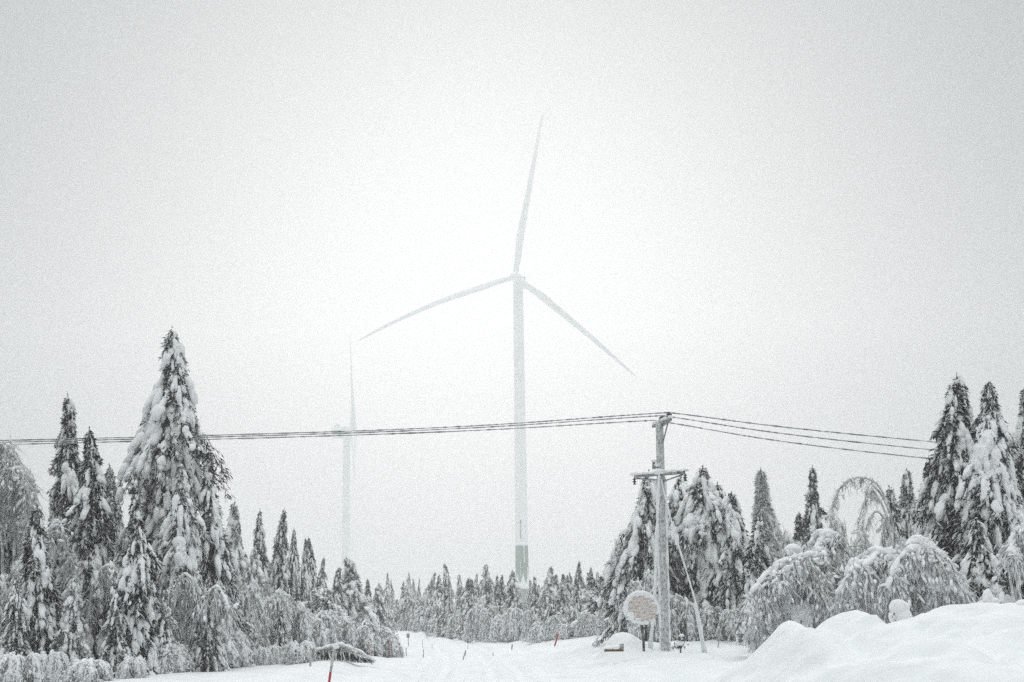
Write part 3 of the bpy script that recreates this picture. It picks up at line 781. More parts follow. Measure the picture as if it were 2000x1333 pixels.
for k, px, py, Y, wp, lb in [
        (2, 175, 1285, 37, 130, 'low dome of snowy twigs at the foot of the very dark spruce'),
        (2, 262, 1280, 38.5, 80, 'small snow capped bush under the slender clumped spruce'),
        (2, 40, 1272, 36, 120, 'snowy bush sprawling at the corner below the rounded birch dome'),
        (1, 18, 1085, 41, 130, 'tall rimed bush hiding the stems under the rounded birch dome'),
        (0, 118, 1150, 40.5, 90, 'rimed bush between the small dark spruce and the very dark narrow spruce'),
        (2, 105, 1268, 38.5, 90, 'white lumpy bush between the corner bush and the low twig dome'),
        (0, 330, 1240, 41, 110, 'wispy rimed bush where the snow verge begins under the tallest spruce'),
        (0, 385, 1215, 43, 120, 'rimed bush under the slim slanting spruce'),
        (1, 470, 1140, 48, 110, 'tall hazy grey bush under the rounded pale rimed spruce'),
        (1, 520, 1150, 51, 100, 'grey bush with a white arch on top below the two equal spires'),
        (3, 510, 1125, 55, 70, 'upright arching bush right below the open branched pointed spruce'),
        (1, 562, 1155, 52, 110, 'grey bush with a snow knob below the dense dark spire'),
        (0, 600, 1185, 53, 120, 'rounded grey bush above the low snow topped branch'),
        (1, 640, 1190, 55, 110, 'grey bush behind the snow topped branch, below the gap in the spires'),
        (0, 690, 1205, 57, 110, 'smooth grey thicket below the wide bent tipped spruce'),
        (0, 735, 1215, 58, 100, 'outermost grey thicket where the verge meets the road'),
        (2, 762, 1250, 58, 60, 'last low bush of the verge, dark and spiky at the road edge'),
        (2, 545, 1258, 47, 70, 'small round bush in front of the grey verge thickets'),
        (2, 510, 1262, 46, 60, 'smallest round twig tuft at the edge of the open snow'),
        (0, 445, 1210, 45, 120, 'broad rimed bush behind the bowed sapling'),
        (2, 590, 1250, 46, 80, 'low bush at the thick end of the snow topped branch')]:
    copy_bush(k, px, py, Y, wp, lb, VERGE)
FARB = 'frosted bushes under the far treeline'
for j, (k, px, py, Y, wp) in enumerate([(1, 935, 1165, 88, 56), (3, 955, 1180, 85, 50), (0, 985, 1195, 80, 60), (0, 1010, 1180, 79, 54), (1, 1040, 1190, 74, 50), (2, 913, 1236, 90, 26), (0, 1060, 1210, 71, 60), (1, 1085, 1200, 68, 54),
                                        (0, 1110, 1215, 66, 60), (3, 1190, 1170, 62, 60), (1, 1205, 1150, 62, 60), (3, 1225, 1160, 60, 64), (1, 890, 1190, 98, 36), (0, 850, 1205, 112, 34), (3, 1150, 1195, 64, 46)]):
    copy_bush(k, px, py, Y, wp, 'pale frosted bush at the foot of the far treeline beyond the road', FARB)
POLEB = 'frosted bushes around the pole clearing'
for k, px, py, Y, wp, lb in [
        (1, 1270, 1110, 49, 90, 'tall grey bush behind the round sign'),
        (0, 1330, 1150, 50, 90, 'grey twiggy bush between the pole and its snowy guy'),
        (0, 1385, 1175, 50, 100, 'dark twiggy bush just behind the snowy guy'),
        (0, 1440, 1170, 49, 90, 'dark twiggy bush between the guy and the bent birches'),
        (1, 1540, 1010, 54, 80, 'high hazy grey bush below the tiny spruce'),
        (3, 1640, 1005, 52, 62, 'tapering grey bush standing inside the foot of the tall open arch'),
        (3, 1700, 1040, 47, 70, 'dense grey bush filling the lower part of the tall open arch'),
        (1, 1765, 1000, 46, 80, 'grey rimed bush under the hooked spruce'),
        (0, 1610, 1120, 43, 120, 'grey twig bush inside the bent birches'),
        (0, 1500, 1170, 42, 70, 'grey twig bush behind the bare dark birch stem'),
        (2, 1950, 1150, 36.5, 90, 'snowy low bush behind the highest part of the bank'),
        (0, 1850, 1110, 39.5, 110, 'grey twig bush between the bent birches and tall spruces')]:
    copy_bush(k, px, py, Y, wp, lb, POLEB)

# small snow-smothered saplings and lumps
def snow_sapling(px, py_base, Y, lumps, label, name='snow_smothered_sapling', sticks=()):
    c0 = at(px, py_base, Y); b = np.array([c0[0], Y, gz(c0[0], Y) - .03])
    r = empty(name, b, label, 'sapling')
    mb = MB(); rgn = np.random.default_rng(int(px)); s = Y / F
    for x, y, w_, h_ in lumps:
        blobs(mb, [at(x, y, Y) - b], [(0.05, 0, 1.0)], [(h_ * s / 2, w_ * s / 2, w_ * s / 2)], rgn, ICO3, .2)
    mb.obj('snow_load', M_LOAD, r)
    st = MB(); top = at(lumps[0][0], lumps[0][1], Y) - b
    tube(st, bezier([(0, 0, -.1), top * np.array([.5, 1, .5]), top], 8), np.linspace(.03, .015, 8), 6)
    for a in sticks:
        tube(st, [at(x, y, Y) - b for x, y in a], .012, 5)
    st.obj('stem', M_BARK, r)
    S = 90
    p = np.array([at(lumps[j % len(lumps)][0] + rgn.normal(0, lumps[j % len(lumps)][2] * .4), lumps[j % len(lumps)][1] + lumps[j % len(lumps)][3] * rgn.uniform(.1, .5), Y + rgn.normal(0, .08)) for j in range(S)]) - b
    d = nrm(rgn.normal(0, .6, (S, 3)) + np.array([0, 0, -.8])) * rgn.uniform(.08, .18, (S, 1)); sdv = nrm(np.cross(d, rgn.normal(0, 1, (S, 3)))) * .015
    nm = MB(); V = np.stack([p, p + d / 2 + sdv, p + d, p + d / 2 - sdv], 1).reshape(-1, 3); V[:, 2] = np.maximum(V[:, 2], 0); nm.add(V, np.arange(S * 4).reshape(-1, 4))
    nm.obj('needles', M_NEEDLE, r, smooth=False)
    return r
snow_sapling(1755, 1222, 27, [(1753, 1190, 30, 30), (1765, 1186, 20, 20), (1748, 1205, 24, 24), (1762, 1206, 30, 34), (1772, 1216, 22, 20)], 'small sapling smothered in round snow balls in the dip of the bank')
snow_sapling(1933, 1185, 28.5, [(1930, 1168, 18, 28), (1940, 1176, 22, 20), (1956, 1170, 8, 26), (1920, 1180, 20, 14)], 'tiny snow covered sapling with one upright nub on the bank crest')
snow_sapling(1985, 1192, 28, [(1975, 1186, 44, 18), (2000, 1184, 40, 22)], 'flat cushion of snow over a sapling on the bank crest at the picture edge')
snow_sapling(1328, 1262, 42.5, [(1331, 1242, 9, 7), (1327, 1257, 15, 10), (1322, 1260, 10, 7)], 'bowed little sapling with a snow ball between the pole and its guy', sticks=[[(1322, 1262), (1327, 1248), (1331, 1238)], [(1334, 1262), (1338, 1252), (1335, 1246)]])
# snow mushroom on a stump
b = foot(1548, 48); r = empty('snow_capped_stump', b, 'thick mushroom of snow on a dark stump between rimed bushes', 'stump')
c = at(1548, 1075, 48) - b; s = 48 / F
mb = MB(); blobs(mb, [c], [(1, 0, 0)], [(19 * s, 16 * s, 13 * s)], np.random.default_rng(3), ICO3, .10); mb.obj('snow_cap', M_LOAD, r)
mb = MB(); tube(mb, [(c[0], 0, -.1), (c[0], 0, c[2] * .5), (c[0], 0, c[2])], [.16, .12, .11], 9); mb.obj('stump', M_BARK, r)
# thin bare saplings by the clearing
for x0, pts, lb in [(1507, [(1507, 1263), (1504, 1245), (1500, 1232)], 'thin bare sapling in the snow just past the dark birch stem'), (1517, [(1516, 1260), (1518, 1246), (1524, 1238), (1530, 1246)], 'curly bare sapling at the toe of the ploughed bank')]:
    b = foot(x0, 39.5); mb = MB()
    P = np.array([at(x, y, 39.5) for x, y in pts]) - b
    P[0, 2] = -.1
    tube(mb, bezier(P, 12), np.linspace(.022, .01, 12), 5)
    for k in range(3):
        q = bezier(P, 12)[4 + 2 * k]; tube(mb, [q, q + np.array([(-1) ** k * .1, .03, .12]), q + np.array([(-1) ** k * .14, .05, .08])], [.012, .01, .006], 4)
    tag(mb.obj('bare_sapling', M_BARK, loc=b), lb, 'sapling')
b = foot(1478, 39.0); mb = MB(); b[2] += .03; tube(mb, [(-.16, 0, .05), (-.03, .02, .03), (.16, -.02, .0)], [.025, .03, .02], 6)
tag(mb.obj('fallen_twig', M_BARK, loc=b), 'short dark twig lying on the snow by the birch stem', 'twig')

# ------------------------------------------------------------------ wind turbines
def turbine(Y, hub_px, tips, label, tower_px, yaw_dir, nac_len, green=True, tower_r=(2.3, 1.75), sags=(0, 0, 0), tower_back=4.0, thin=1.0, slot=False, fin=False, zg=0, nac_h=1.0):
    hub = at(*hub_px, Y)
    n = nrm(np.array([yaw_dir], float))[0]                         # the way the rotor looks
    tx, ty = hub[0] - n[0] * tower_back, hub[1] - n[1] * tower_back
    z0 = gz(tx, ty) - .5
    root = empty('wind_turbine', (tx, ty, z0), label, 'wind turbine')
    O = np.array((tx, ty, z0))
    h = hub - O
    Ht = h[2] - 1.6
    k_ = zg / 23.0
    tw = MB(); zs = np.linspace(zg, Ht, 24)
    rr = lambda z: tower_r[0] + (tower_r[1] - tower_r[0]) * np.asarray(z) / Ht
    lathe(tw, [(float(rr(z)), z) for z in zs], (0, 0, 0), n=40)
    for z in np.linspace(zg + 18, Ht - 4, 4): lathe(tw, [(float(rr(z)) + .03, z - .12), (float(rr(z)) + .05, z), (float(rr(z)) + .03, z + .12)], (0, 0, 0), n=40)
    tower = tw.obj('tower', M_TURB, root)
    if green:
        g_ = MB(); lathe(g_, [(float(rr(z)) + .01, z) for z in np.linspace(0, zg, 12)], (0, 0, 0), n=40); gb = g_.obj('tower_foot', M_GREEN, root)
        gb['label'] = 'green painted foot of the turbine tower streaked with ice'
        ice = MB(); rgn = np.random.default_rng(4)
        def patch(a0, a1, zt, zb0, zb1, m=14):
            """ice crust on the tower foot, with an irregular upper edge zt(a) and lower edge"""
            A = np.linspace(a0, a1, m); V = []; 
            for a_ in A:
                for z in (zb0, zt(a_)): 
                    for ro in (.02, .10): V.append(((float(rr(z)) + ro) * math.cos(a_), (float(rr(z)) + ro) * math.sin(a_), z))
            fs = []
            for q in range(m - 1):
                o = q * 4; p = o + 4
                fs += [(o + 1, p + 1, p + 3, o + 3), (o + 3, p + 3, p + 2, o + 2), (o, o + 2, p + 2, p)[::-1], (o, p, p + 1, o + 1)]
            fs += [(0, 1, 3, 2), ((m - 1) * 4, (m - 1) * 4 + 2, (m - 1) * 4 + 3, (m - 1) * 4 + 1)]
            ice.add(np.array(V), fs)
        c = -math.pi / 2 + .0
        saw = lambda a_: 13.6 * k_ - 3.6 * k_ * abs(math.sin((a_ - c) * 3.4 - .5)) + .4 * math.sin(a_ * 31)
        patch(c - 1.5, c + 1.5, saw, 8.0 * k_, 0, 40)
        for da, zt, zb, wd in ((-.25, 18, 12, .02), (.36, 22.9, 17, .05), (.95, 15.5, 11, .04)):
            patch(c + da - wd, c + da + wd, lambda a_: zt * k_, zb * k_, 0, 4)
        patch(c - 1.7, c + 1.7, lambda a_: 23.9 * k_, 22.75 * k_, 0, 30)
        ice.obj('ice_crust', M_ICE, gb)
    if slot:
        sm = MB(); a_ = -math.pi / 2 - .12
        for zz, wv, hh in ((30, .36, 6), (32.9, .45, 1.3), (27, .38, .9)):
            r_ = float(rr(zz)) + .02
            box(sm, (r_ * math.cos(a_), r_ * math.sin(a_), zz), wv, .12, hh)
        sm.obj('service_ladder_slot', M_SLOT, root)
    # nacelle
    s_ = np.array([n[1], -n[0], 0]); up = np.array([0, 0, 1.0]); Rm = np.stack([n, s_, up], 1)
    nc = MB()
    st = [(-nac_len + 3.2, 1.2, 1.1), (-nac_len + 3.9, 1.65, 1.6), (-nac_len * .4, 1.8, 1.8), (1.2, 1.75, 1.75), (2.4, 1.4, 1.4)]
    rings = []
    for xx_, wy, wz in st:
        for a_ in np.arange(16) * math.pi / 8:
            cc, ss = math.cos(a_), math.sin(a_); e = .55
            rings.append((xx_, wy * math.copysign(abs(cc) ** e, cc), nac_h * wz * math.copysign(abs(ss) ** e, ss)))
    V = np.array(rings) @ Rm.T + (h - n * tower_back + up * .1)
    fs = [(i_ * 16 + j_, i_ * 16 + (j_ + 1) % 16, (i_ + 1) * 16 + (j_ + 1) % 16, (i_ + 1) * 16 + j_) for i_ in range(len(st) - 1) for j_ in range(16)]
    m_ = len(V); V = np.concatenate([V, V[:16].mean(0)[None], V[-16:].mean(0)[None]])
    tri = [(m_, (j_ + 1) % 16, j_) for j_ in range(16)] + [(m_ + 1, (len(st) - 1) * 16 + j_, (len(st) - 1) * 16 + (j_ + 1) % 16) for j_ in range(16)]
    nc.add(V, fs, tri); na = nc.obj('nacelle', M_TURB, root)
    fm = MB(); q = h - n * (tower_back + nac_len - 4.6) + up * 2.4 * nac_h ** .8
    box(fm, q, .35, 2.2, 1.5, Rm); box(fm, q + n * 1.2 - up * .2, 1.6, .12, .9, Rm); fm.obj('cooler_fin', M_STEEL if not fin else M_TURB, na, smooth=False)
    hb = MB(); lathe(hb, [(1.5, -1.6), (1.75, -.8), (1.85, .2), (1.6, 1.3), (1.0, 2.1), (.35, 2.5), (.01, 2.55)], h, n, 20); hb.obj('hub', M_TURB, root)
    # blades
    for (tip, sag) in zip(tips, sags):
        tp = np.asarray(tip, float) - O
        ax = tp - h; L = np.linalg.norm(ax); ax = ax / L
        across = nrm(np.cross(n, ax)[None])[0]
        k = 26; ss = np.linspace(0, 1, k)
        bl = MB(); ring = []
        for s1 in ss:
            ch = np.interp(s1, [0, .03, .10, .2, .4, .7, .93, 1], [2.3, 2.3, 2.7, 3.3, 2.6, 1.75, .95, .12]) * thin
            tk = np.interp(s1, [0, .03, .10, .2, .5, 1], [1.0, .98, .62, .32, .2, .14]) * ch
            twi = np.interp(s1, [0, .2, .6, 1], [.35, .28, .1, .0])
            ctr = h + ax * (1.2 + (L - 1.2) * s1) + up * sag * 4 * s1 * (1 - s1) - n * .0
            dc, dt = across * math.cos(twi) + n * math.sin(twi), n * math.cos(twi) - across * math.sin(twi)
            sh = np.interp(s1, [0, .1, .2], [0, .08, .2])
            for a_ in np.arange(14) * 2 * math.pi / 14:
                cx = math.cos(a_); pr = math.sin(a_) * (1 - .45 * np.interp(s1, [0, .1, .2], [0, .5, 1]) * (cx * .5 + .5))
                ring.append(ctr + dc * (cx * ch / 2 + sh * ch) + dt * pr * tk / 2)
        V = np.array(ring)
        fs = [(i_ * 14 + j_, i_ * 14 + (j_ + 1) % 14, (i_ + 1) * 14 + (j_ + 1) % 14, (i_ + 1) * 14 + j_) for i_ in range(k - 1) for j_ in range(14)]
        m_ = len(V); V = np.concatenate([V, V[-14:].mean(0)[None]])
        bl.add(V, fs, [(m_, (k - 1) * 14 + j_, (k - 1) * 14 + (j_ + 1) % 14) for j_ in range(14)])
        bl.obj('blade', M_TURB, root)
    return root
Y1 = 530.0
yaw = np.array((-.26, -.96, .06))
turbine(Y1 - 5, (1006, 541), [at(1062, 213, Y1 - 7), at(695, 668, Y1 - 4), at(1246, 740, Y1 - 9)], 'large white wind turbine with three blades on a green footed tower rising over the trees', (1013, 1100), yaw, 11.6, sags=(0.0, 2.6, .5), slot=True, tower_r=(2.45, 1.85), thin=.9, zg=24.5, tower_back=4.2)
Y2 = 570.0
h2 = at(690, 846, Y2)
near, far_ = at(694, 900, Y2 - 36), at(692, 900, Y2 + 36); near[2] = far_[2] = h2[2] - 21.5
turbine(Y2, (690, 846), [at(683, 640, Y2), near, far_], 'faint wind turbine seen edge on in the fog, farther off behind the wires', (678, 1100), (1, .112, .0), 9.3, green=False, tower_r=(1.75, 1.35), thin=1.35, nac_h=1.45, sags=(0, 0, 0), tower_back=2.6, fin=True)

# slim lattice mast, almost lost in the fog
Ym = 900.0
p = at(392, 808, Ym); zb = gz(p[0], Ym)
r = empty('measuring_mast', (p[0], Ym, zb), 'hair thin pale mast barely visible in the fog beside the tallest spruce', 'mast')
Hm = p[2] - zb
for k in range(3):
    a_ = k * 2.094 + .3; mb = MB(); tube(mb, [(.45 * math.cos(a_), .45 * math.sin(a_), 0), (.3 * math.cos(a_), .3 * math.sin(a_), Hm)], .07, 5); mb.obj('leg', M_STEEL, r)
mb = MB()
for j in range(60):
    z = Hm * j / 60; a_ = (j % 3) * 2.094 + .3; a2 = a_ + 2.094
    tube(mb, [(.4 * math.cos(a_), .4 * math.sin(a_), z), (.4 * math.cos(a2), .4 * math.sin(a2), z + Hm / 60)], .035, 4)
mb.obj('brace', M_STEEL, r)

# ------------------------------------------------------------------ utility pole, wires, guys, sign
YP = 43.0
pb = at(1299, 1265, YP); pb[2] = gz(pb[0], YP) - .25
pt = at(1288, 826, YP)
Hp = pt[2] - pb[2]
pole = empty('utility_pole', pb, 'frosted wooden utility pole with a snowy crossarm, in the clearing', 'utility pole')
dx = pt[0] - pb[0]
ax_p = lambda z: np.array((dx * z / Hp, 0, z))
mb = MB(); zz = np.linspace(0, Hp, 30); tube(mb, [ax_p(z) for z in zz], .142 - .025 * zz / Hp, 18); mb.obj('pole_shaft', M_POLE, pole)
# snow plastered on one side of the shaft
mb = MB(); rgn = np.random.default_rng(9)
zz = rgn.uniform(.3, Hp * .74, 150); sg = np.where(rgn.random(150) < .55, 1, -1)
cc = np.array([ax_p(z) for z in zz]) + np.stack([sg * .128, rgn.normal(-.03, .04, 150), zz * 0], 1)
blobs(mb, cc, np.tile([[0, 0, 1.0]], (150, 1)), np.stack([rgn.uniform(.1, .25, 150), np.full(150, .016), np.full(150, .04)], 1), rgn)
mb.obj('wind_snow', M_LOAD, pole)
topz = Hp
ca = np.array((.44, -1.62, 0)); ca = ca / np.linalg.norm(ca)
# top bracket running away from the viewer, three insulators on it
def rel(px, py, Y): return at(px, py, Y) - pb
ins = [rel(1307, 812, YP - .85), rel(1293, 818, YP), rel(1278, 827, YP + .85)]
mb = MB(); a0, a1 = ins[2] + np.array((-.02, .12, .0)), ins[0] + np.array((.02, -.12, -.10)); a0[2] -= .05
bar(mb, a0 + np.array((0, 0, -.03)), a1 + np.array((0, 0, -.03)), .09, .09); arm = mb.obj('top_bracket', M_STEEL, pole, smooth=False)
mb = MB(); n_ = 10; tt = np.linspace(.05, .97, n_)[:, None]; cc = a0 * (1 - tt) + a1 * tt + np.array((0, 0, .045)); blobs(mb, cc, np.tile((a1 - a0)[None], (n_, 1)), np.stack([np.full(n_, .16), np.full(n_, .075), np.full(n_, .055)], 1), rgn); mb.obj('bracket_snow', M_LOAD, pole)
mb = MB(); bar(mb, ax_p(topz - .62) + np.array((.08, -.08, 0)), a1 + np.array((-.05, .1, -.06)), .035, .035); bar(mb, ax_p(topz - .08) + np.array((.09, -.06, -.02)), a1 + np.array((-.04, .05, -.08)), .05, .05); mb.obj('bracket_brace', M_STEEL, pole, smooth=False)
for k, c in enumerate(ins):
    mb = MB(); f_ = 1.0 if k < 2 else .6
    lathe(mb, [(.01, .10), (.045, .095), (.05, .06), (.085, .05), (.09, .02), (.055, .01), (.085, -.01), (.09, -.04), (.045, -.06), (.03, -.09), (.01, -.1)], c, n=14)
    V0 = mb.v[0]; V0[:] = c + (V0 - c) * f_ * (1.0 if k != 1 else np.array((1.15, 1, .7)))
    mb.obj('insulator', M_DARK, pole)
# lower crossarm, seen broadside
c0, c1 = rel(1239, 931, YP - .2), rel(1338, 923, YP - .2)
mb = MB(); bar(mb, c0, c1, .10, .085); mb.obj('crossarm', M_STEEL, pole, smooth=False)
mb = MB(); n_ = 26; tt = np.linspace(-.01, 1.01, n_)[:, None]; cc = c0 * (1 - tt) + c1 * tt + np.array((0, 0, .065)); blobs(mb, cc, np.tile((c1 - c0)[None], (n_, 1)), np.stack([np.full(n_, .11), np.full(n_, .072), rgn.uniform(.04, .06, n_)], 1), rgn)
blobs(mb, [(c0 + c1) / 2 + np.array((0, -.02, .08))], [(1, 0, 0)], [(.22, .16, .10)], rgn); mb.obj('crossarm_snow', M_LOAD, pole)
mb = MB(); mid = rel(1289, 940, YP - .13)
bar(mb, c0 + np.array((.06, .02, -.06)), mid + np.array((-.08, 0, .03)), .045, .04); bar(mb, c1 + np.array((-.06, .02, -.06)), mid + np.array((.08, 0, -.02)), .045, .04); mb.obj('crossarm_brace', M_STEEL, pole, smooth=False)
mb = MB(); box(mb, rel(1289, 927.5, YP - .2) + np.array((0, -.06, 0)), .14, .02, .05); mb.obj('crossarm_bolt_plate', M_DARK, pole, smooth=False)
for c in (c0, c1):
    mb = MB(); q = c + np.array((.0, 0, -.06))
    lathe(mb, [(.012, .03), (.02, 0), (.06, -.015), (.065, -.03), (.025, -.045), (.025, -.075), (.06, -.09), (.065, -.105), (.025, -.12), (.025, -.15), (.05, -.165), (.05, -.18), (.01, -.19)], q, n=14)
    mb.obj('insulator', M_DARK, pole)
c = rel(1277, 907, YP - .05)
mb = MB(); box(mb, c + np.array((0, 0, -.05)), .09, .09, .2); box(mb, c + np.array((.1, 0, -.1)), .16, .04, .04); box_o = mb.obj('junction_box', M_STEEL, pole, smooth=False)
mb = MB(); blobs(mb, [c + np.array((.01, -.01, .1)), c + np.array((.09, -.02, -.04))], [(1, 0, 0)] * 2, [(.09, .075, .06), (.1, .07, .05)], rgn); mb.obj('snow_cap', M_LOAD, box_o)
for c in (rel(1283, 1124, YP - .15), rel(1285, 1158, YP - .15)):
    mb = MB(); lathe(mb, [(.025, 0), (.03, .01), (.03, .05), (.01, .06)], c + np.array((.0, 0, 0)), (-1, -.4, 0), 8); mb.obj('step_bolt', M_DARK, pole)

W_L = [[(700, 842), (-640, 876)], [(700, 845.5), (-640, 880)], [(700, 850), (-640, 885)]]
W_R = [[(1650, 847), (2500, 925)], [(1650, 861.5), (2500, 944)], [(1650, 878), (2500, 965)]]
for k, c in enumerate(ins):
    s0 = pb + c + np.array((0, 0, .09))
    L1, L2 = at(*W_L[k][0], 44.5), at(*W_L[k][1], 47.0)
    R1, R2 = at(*W_R[k][0], 44.5), at(*W_R[k][1], 47.0)
    P = bezier([L2, L1, s0, R1, R2], 120)
    P = np.concatenate([bezier([L2, L1 + (0, 0, -.0), s0], 70)[:-1], bezier([s0, R1, R2], 50)])
    P = np.repeat(P, 3, 0)[:-2] * 1.0; P[1::3] = P[0:-1:3] * 2 / 3 + P[3::3] / 3; P[2::3] = P[0:-1:3] / 3 + P[3::3] * 2 / 3
    mb = MB(); tube(mb, P, np.clip(.019 + .006 * rgn.normal(0, 1, len(P)), .01, .035), 6)
    tag(mb.obj('power_line', M_WIRE), ['uppermost rime coated power line strung over the pole top', 'middle rime coated power line strung over the pole top', 'lowest rime coated power line strung over the pole top'][k], 'power line', 'power lines strung over the pole top')

def guy(pts, Y, label, clumps=(), guard=None, thick=1.0):
    W = np.array([at(x, y, Y + d) for x, y, d in pts]); b = W[-1].copy(); b[2] = gz(b[0], b[1])
    r = empty('guy_wire', b, label, 'guy wire')
    W[-1, 2] = b[2] - .1
    P = bezier(W - b, 26); mb = MB(); tube(mb, P, .02, 7); mb.obj('wire', M_ICE, r)
    mb = MB(); n_ = 70; ii = np.clip((rgn.uniform(0, 1, n_) ** .8 * 24).astype(int), 0, 24); T = np.gradient(P, axis=0)
    wv = rgn.uniform(.024, .045, n_) * thick; blobs(mb, P[ii] + T[ii] * rgn.uniform(0, 1, (n_, 1)), T[ii], np.stack([rgn.uniform(.12, .25, n_), wv, wv], 1), rgn)
    for x, y, w_, h_ in clumps:
        s = Y / F; blobs(mb, [at(x, y, Y - .05) - b], [(.15, 0, 1)], [(h_ * s / 2, w_ * s / 2, w_ * s / 2)], rgn)
    mb.obj('wire_snow', M_LOAD, r)
    if guard:
        g0, g1 = at(*guard[0], Y) - b, at(*guard[1], Y) - b
        g1[2] = -.08
        mb = MB(); tube(mb, [g0, g0 * .8 + g1 * .2, g0 * .5 + g1 * .5, g1], [.028, .036, .05, .085], 12); mb.obj('guard_sleeve', M_ICE, r)
    return r
guy([(1287, 934, -.1), (1284, 1010, -.05), (1281, 1100, 0), (1277, 1190, 0), (1270, 1262, 0)], YP - .2, 'snow crusted guy wire close along the pole, running down beside the round sign', [(1283, 1040, 7, 30)], ((1276, 1196), (1269, 1262)))
guy([(1291, 936, -.1), (1303, 985, -.1), (1318, 1042, -.2), (1345, 1130, -.3), (1362, 1190, -.3), (1380, 1266, -.3)], YP - .2, 'snow crusted guy wire slanting away from the pole to its own flared sleeve', [(1317, 1040, 13, 22), (1313, 1028, 9, 14), (1322, 1056, 10, 22)], ((1356, 1178), (1377, 1266)), thick=.72)

YS = 42.0
c = at(1252, 1189, YS); px_ = at(1255.5, 1262, YS); b = np.array((c[0] + .05, YS, gz(c[0], YS) - .1))
sign = empty('round_road_sign', b, 'round road sign plastered with frost over its reddish face, by the pole', 'road sign')
RS = 30.5 / F * YS; cc = c - b
mb = MB(); lathe(mb, [(.001, -.03), (RS * .96, -.03), (RS, -.015), (RS, .015), (RS * .985, .03), (RS * .9, .034), (RS * .5, .04), (.001, .04)], cc, (-.05, -1, .0), 48); mb.obj('sign_face', M_SIGN, sign)
mb = MB(); n_ = 34; aa = np.linspace(-.25, math.pi + .35, n_); th = .055 * np.sin((aa + .25) / (math.pi + .6) * math.pi) ** .7 + .012
ring = cc + np.stack([np.cos(aa) * (RS - .01), np.full(n_, -.01), np.sin(aa) * (RS - .01)], 1)
blobs(mb, ring, np.stack([-np.sin(aa), aa * 0, np.cos(aa)], 1), np.stack([np.full(n_, .085), th * .9, np.full(n_, .07)], 1), rgn, bump=.12)
n_ = 60; aa = rgn.uniform(0, 6.28, n_); qq = RS * np.sqrt(rgn.uniform(.35, .95, n_)); ok = (np.sin(aa) < -.2) | (qq > .85 * RS); aa, qq = aa[ok], qq[ok]
blobs(mb, cc + np.stack([np.cos(aa) * qq, np.full(len(aa), -.045), np.sin(aa) * qq], 1), np.tile([[1.0, 0, 0]], (len(aa), 1)), np.stack([rgn.uniform(.04, .12, len(aa)), np.full(len(aa), .012), rgn.uniform(.025, .05, len(aa))], 1), rgn)
mb.obj('frost_crust', M_LOAD, sign)
mb = MB(); tube(mb, [(.0, .06, -.3), (.0, .06, .4), (cc[0], .06, cc[2])], .038, 10); mb.obj('post', M_BARK, sign)

# snowed-in board
YB = 41.0
c = at(1199, 1271, YB); b = np.array((c[0], YB, gz(c[0], YB))); sc = YB / F
r = empty('wooden_board', b, 'brown edged board with an upright end, heaped with snow on the mound', 'board'); zc = c[2] - b[2]
zc = max(zc, .05)
mb = MB(); box(mb, (0, 0, zc), 36 * sc, .34, .05); mb.obj('plank', M_BOARD, r, smooth=False)
mb = MB(); box(mb, (15 * sc, -.03, zc + .105), 6.5 * sc, .3, .15); mb.obj('upright_end', M_GREYW, r, smooth=False)
mb = MB(); blobs(mb, [(-.11, 0, zc + .065), (.05, .0, zc + .075), (-.2, 0, zc + .05)], [(1, 0, 0)] * 3, [(.2, .17, .07), (.16, .18, .08), (.1, .15, .045)], rgn, ICO3, .1); mb.obj('snow_heap', M_LOAD, r)

# ------------------------------------------------------------------ snow marker sticks
def hit(px, py):
    """depth at which the view through a photo pixel first meets the snow"""
    Ys = np.arange(14, 170, .1)
    d = fw + (px - 1000.0) / F * RT + (666.5 - py) / F * UP
    P = CAM[None] + d[None] * (Ys / d[1])[:, None]
    below = P[:, 2] < ground(P[:, 0], Ys)
    return float(Ys[np.argmax(below)]) if below.any() else 160.0

def marker(top, foot_, Y, wpx, label, m=None, red_from=None, cap=0, reflector=False, name='snow_marker_stick'):
    if foot_[1] < 1330: Y = hit(*foot_)
    p1, p0 = at(*top, Y), at(*foot_, Y)
    b = np.array((p0[0], Y, gz(p0[0], Y)))
    r = empty(name, b, label, 'marker stick', 'snow marker sticks along the road')
    t0 = p0 - b; t0[2] = min(t0[2], -.08); t1 = p1 - b; rad = wpx / F * Y / 2
    mb = MB()
    if red_from:
        q = at(*red_from, Y) - b
        tube(mb, [q, (q + t1) / 2, t1], [rad, rad * 1.1, rad], 9); mb.obj('rimed_shaft', M_RIME, r)
        mb = MB(); tube(mb, [t0, q], rad * .95, 9); mb.obj('red_band', M_RED, r)
    else:
        tube(mb, [t0, (t0 + t1) / 2, t1], rad, 7); mb.obj('shaft', m or M_PINK, r)
    if cap:
        mb = MB(); blobs(mb, [t1 + np.array((0, 0, .01)), t1 + np.array((.03, 0, -.03))], [(1, 0, 0)] * 2, [(cap, cap * .8, cap * .7)] * 2, rgn); mb.obj('snow_cap', M_LOAD, r)
    if reflector:
        mb = MB(); box(mb, t1 + np.array((0, -.02, -.05)), .16, .04, .22); mb.obj('reflector', M_STEEL, r, smooth=False)
    return r
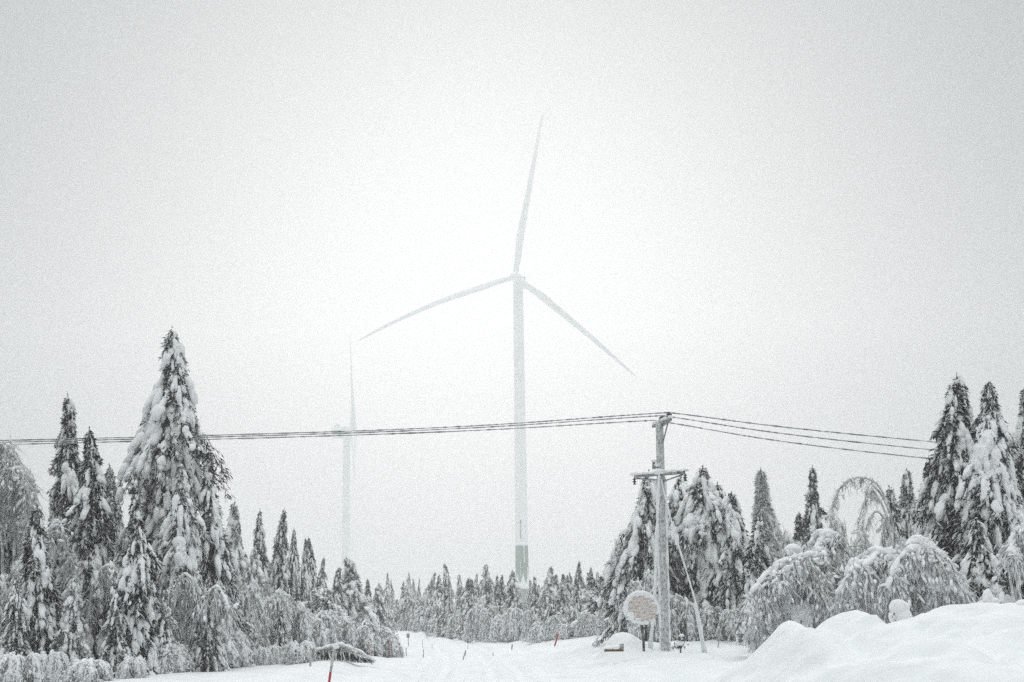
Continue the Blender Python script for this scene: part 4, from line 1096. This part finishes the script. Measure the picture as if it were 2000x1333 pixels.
for a in [((654, 1262), (637, 1342), 29.5, 5.2, 'nearest marker stick, grey with rime above and bright red below', None, (645.5, 1313), .055),
          ((607, 1262), (606, 1302), 40, 4.2, 'stout pale marker post in front of the snow topped branch', M_RIME, None, .05),
          ((503, 1281), (503, 1300), 42, 2.6, 'short pale marker stub in the snow below the grey bushes', M_RIME, None, .03),
          ((721, 1254), (727, 1299), 41, 3.0, 'frosted pink marker stick leaning at the tail of the snow topped branch', M_PINK, None, .035),
          ((761, 1246), (763, 1285), 48, 2.4, 'frosted pink marker stick in front of the outermost grey thicket', M_PINK, None, 0),
          ((784, 1262), (785, 1281), 56, 1.4, 'hair thin marker stick just past the last verge bush', M_RIME, None, 0),
          ((793, 1265), (794, 1282), 57, 1.8, 'small grey marker stick in front of the one with a reflector', M_STEEL, None, 0),
          ((797, 1240), (798, 1263), 75, 1.6, 'thin marker with a square reflector at its top', M_STEEL, None, 0, True),
          ((825, 1249), (826, 1266), 85, 1.1, 'hair thin marker stick far up the road near its bend', M_RIME, None, 0),
          ((827, 1269), (827, 1285), 55, 1.7, 'small grey marker stick by the wheel ruts', M_STEEL, None, 0),
          ((844, 1257), (844, 1269), 74, 1.1, 'tiny marker stick in mid road snow beyond the ruts', M_RIME, None, 0),
          ((909.5, 1270), (903, 1290), 48, 1.9, 'slanting dark marker stick on the far edge of the ruts', M_STEEL, None, 0),
          ((910, 1272), (909, 1281), 58, 1.3, 'tiny pinkish stick behind the slanting dark one', M_PINK, None, 0),
          ((914, 1259), (913, 1268), 68, 1.2, 'tiny pink stick under the small twig tuft of the far bushes', M_PINK, None, 0),
          ((963, 1275), (963, 1281), 52, 1.6, 'stubby grey stick tip poking from the snow below the far bushes', M_STEEL, None, 0),
          ((1000.5, 1259), (999, 1269), 50, 2.0, 'short dark stick below the green turbine foot', M_DARK, None, 0),
          ((1090.5, 1238), (1082, 1263), 45, 3.0, 'bright red marker stick leaning in front of the far spruces', M_RED, None, 0),
          ((1178, 1244), (1169, 1256), 43.0, 2.2, 'frosted red stick leaning on the mound beside the board', M_PINK, None, 0),
          ((1406.5, 1240), (1401, 1266), 42, 2.0, 'thin grey stick standing past the flared guy sleeve', M_STEEL, None, .02)]:
    marker(*a[:5], m=a[5], red_from=a[6], cap=a[7], reflector=len(a) > 8)

# ------------------------------------------------------------------ haze
mb = MB(); box(mb, (0, 695, 140), 1320, 1510, 300)
hz = mb.obj('haze', bpy.data.materials.new('haze_air'), smooth=False)
hm = hz.data.materials[0]; hm.use_nodes = True; t = hm.node_tree; t.nodes.clear()
o = t.nodes.new('ShaderNodeOutputMaterial'); pv = t.nodes.new('ShaderNodeVolumePrincipled')
pv.inputs['Color'].default_value = (0.985, 0.99, 0.99, 1); pv.inputs['Density'].default_value = HAZE; pv.inputs['Anisotropy'].default_value = 0.7
t.links.new(pv.outputs[0], o.inputs['Volume'])
hm.use_fake_user = False
tag(hz, 'pale freezing fog filling the air', kind='stuff')
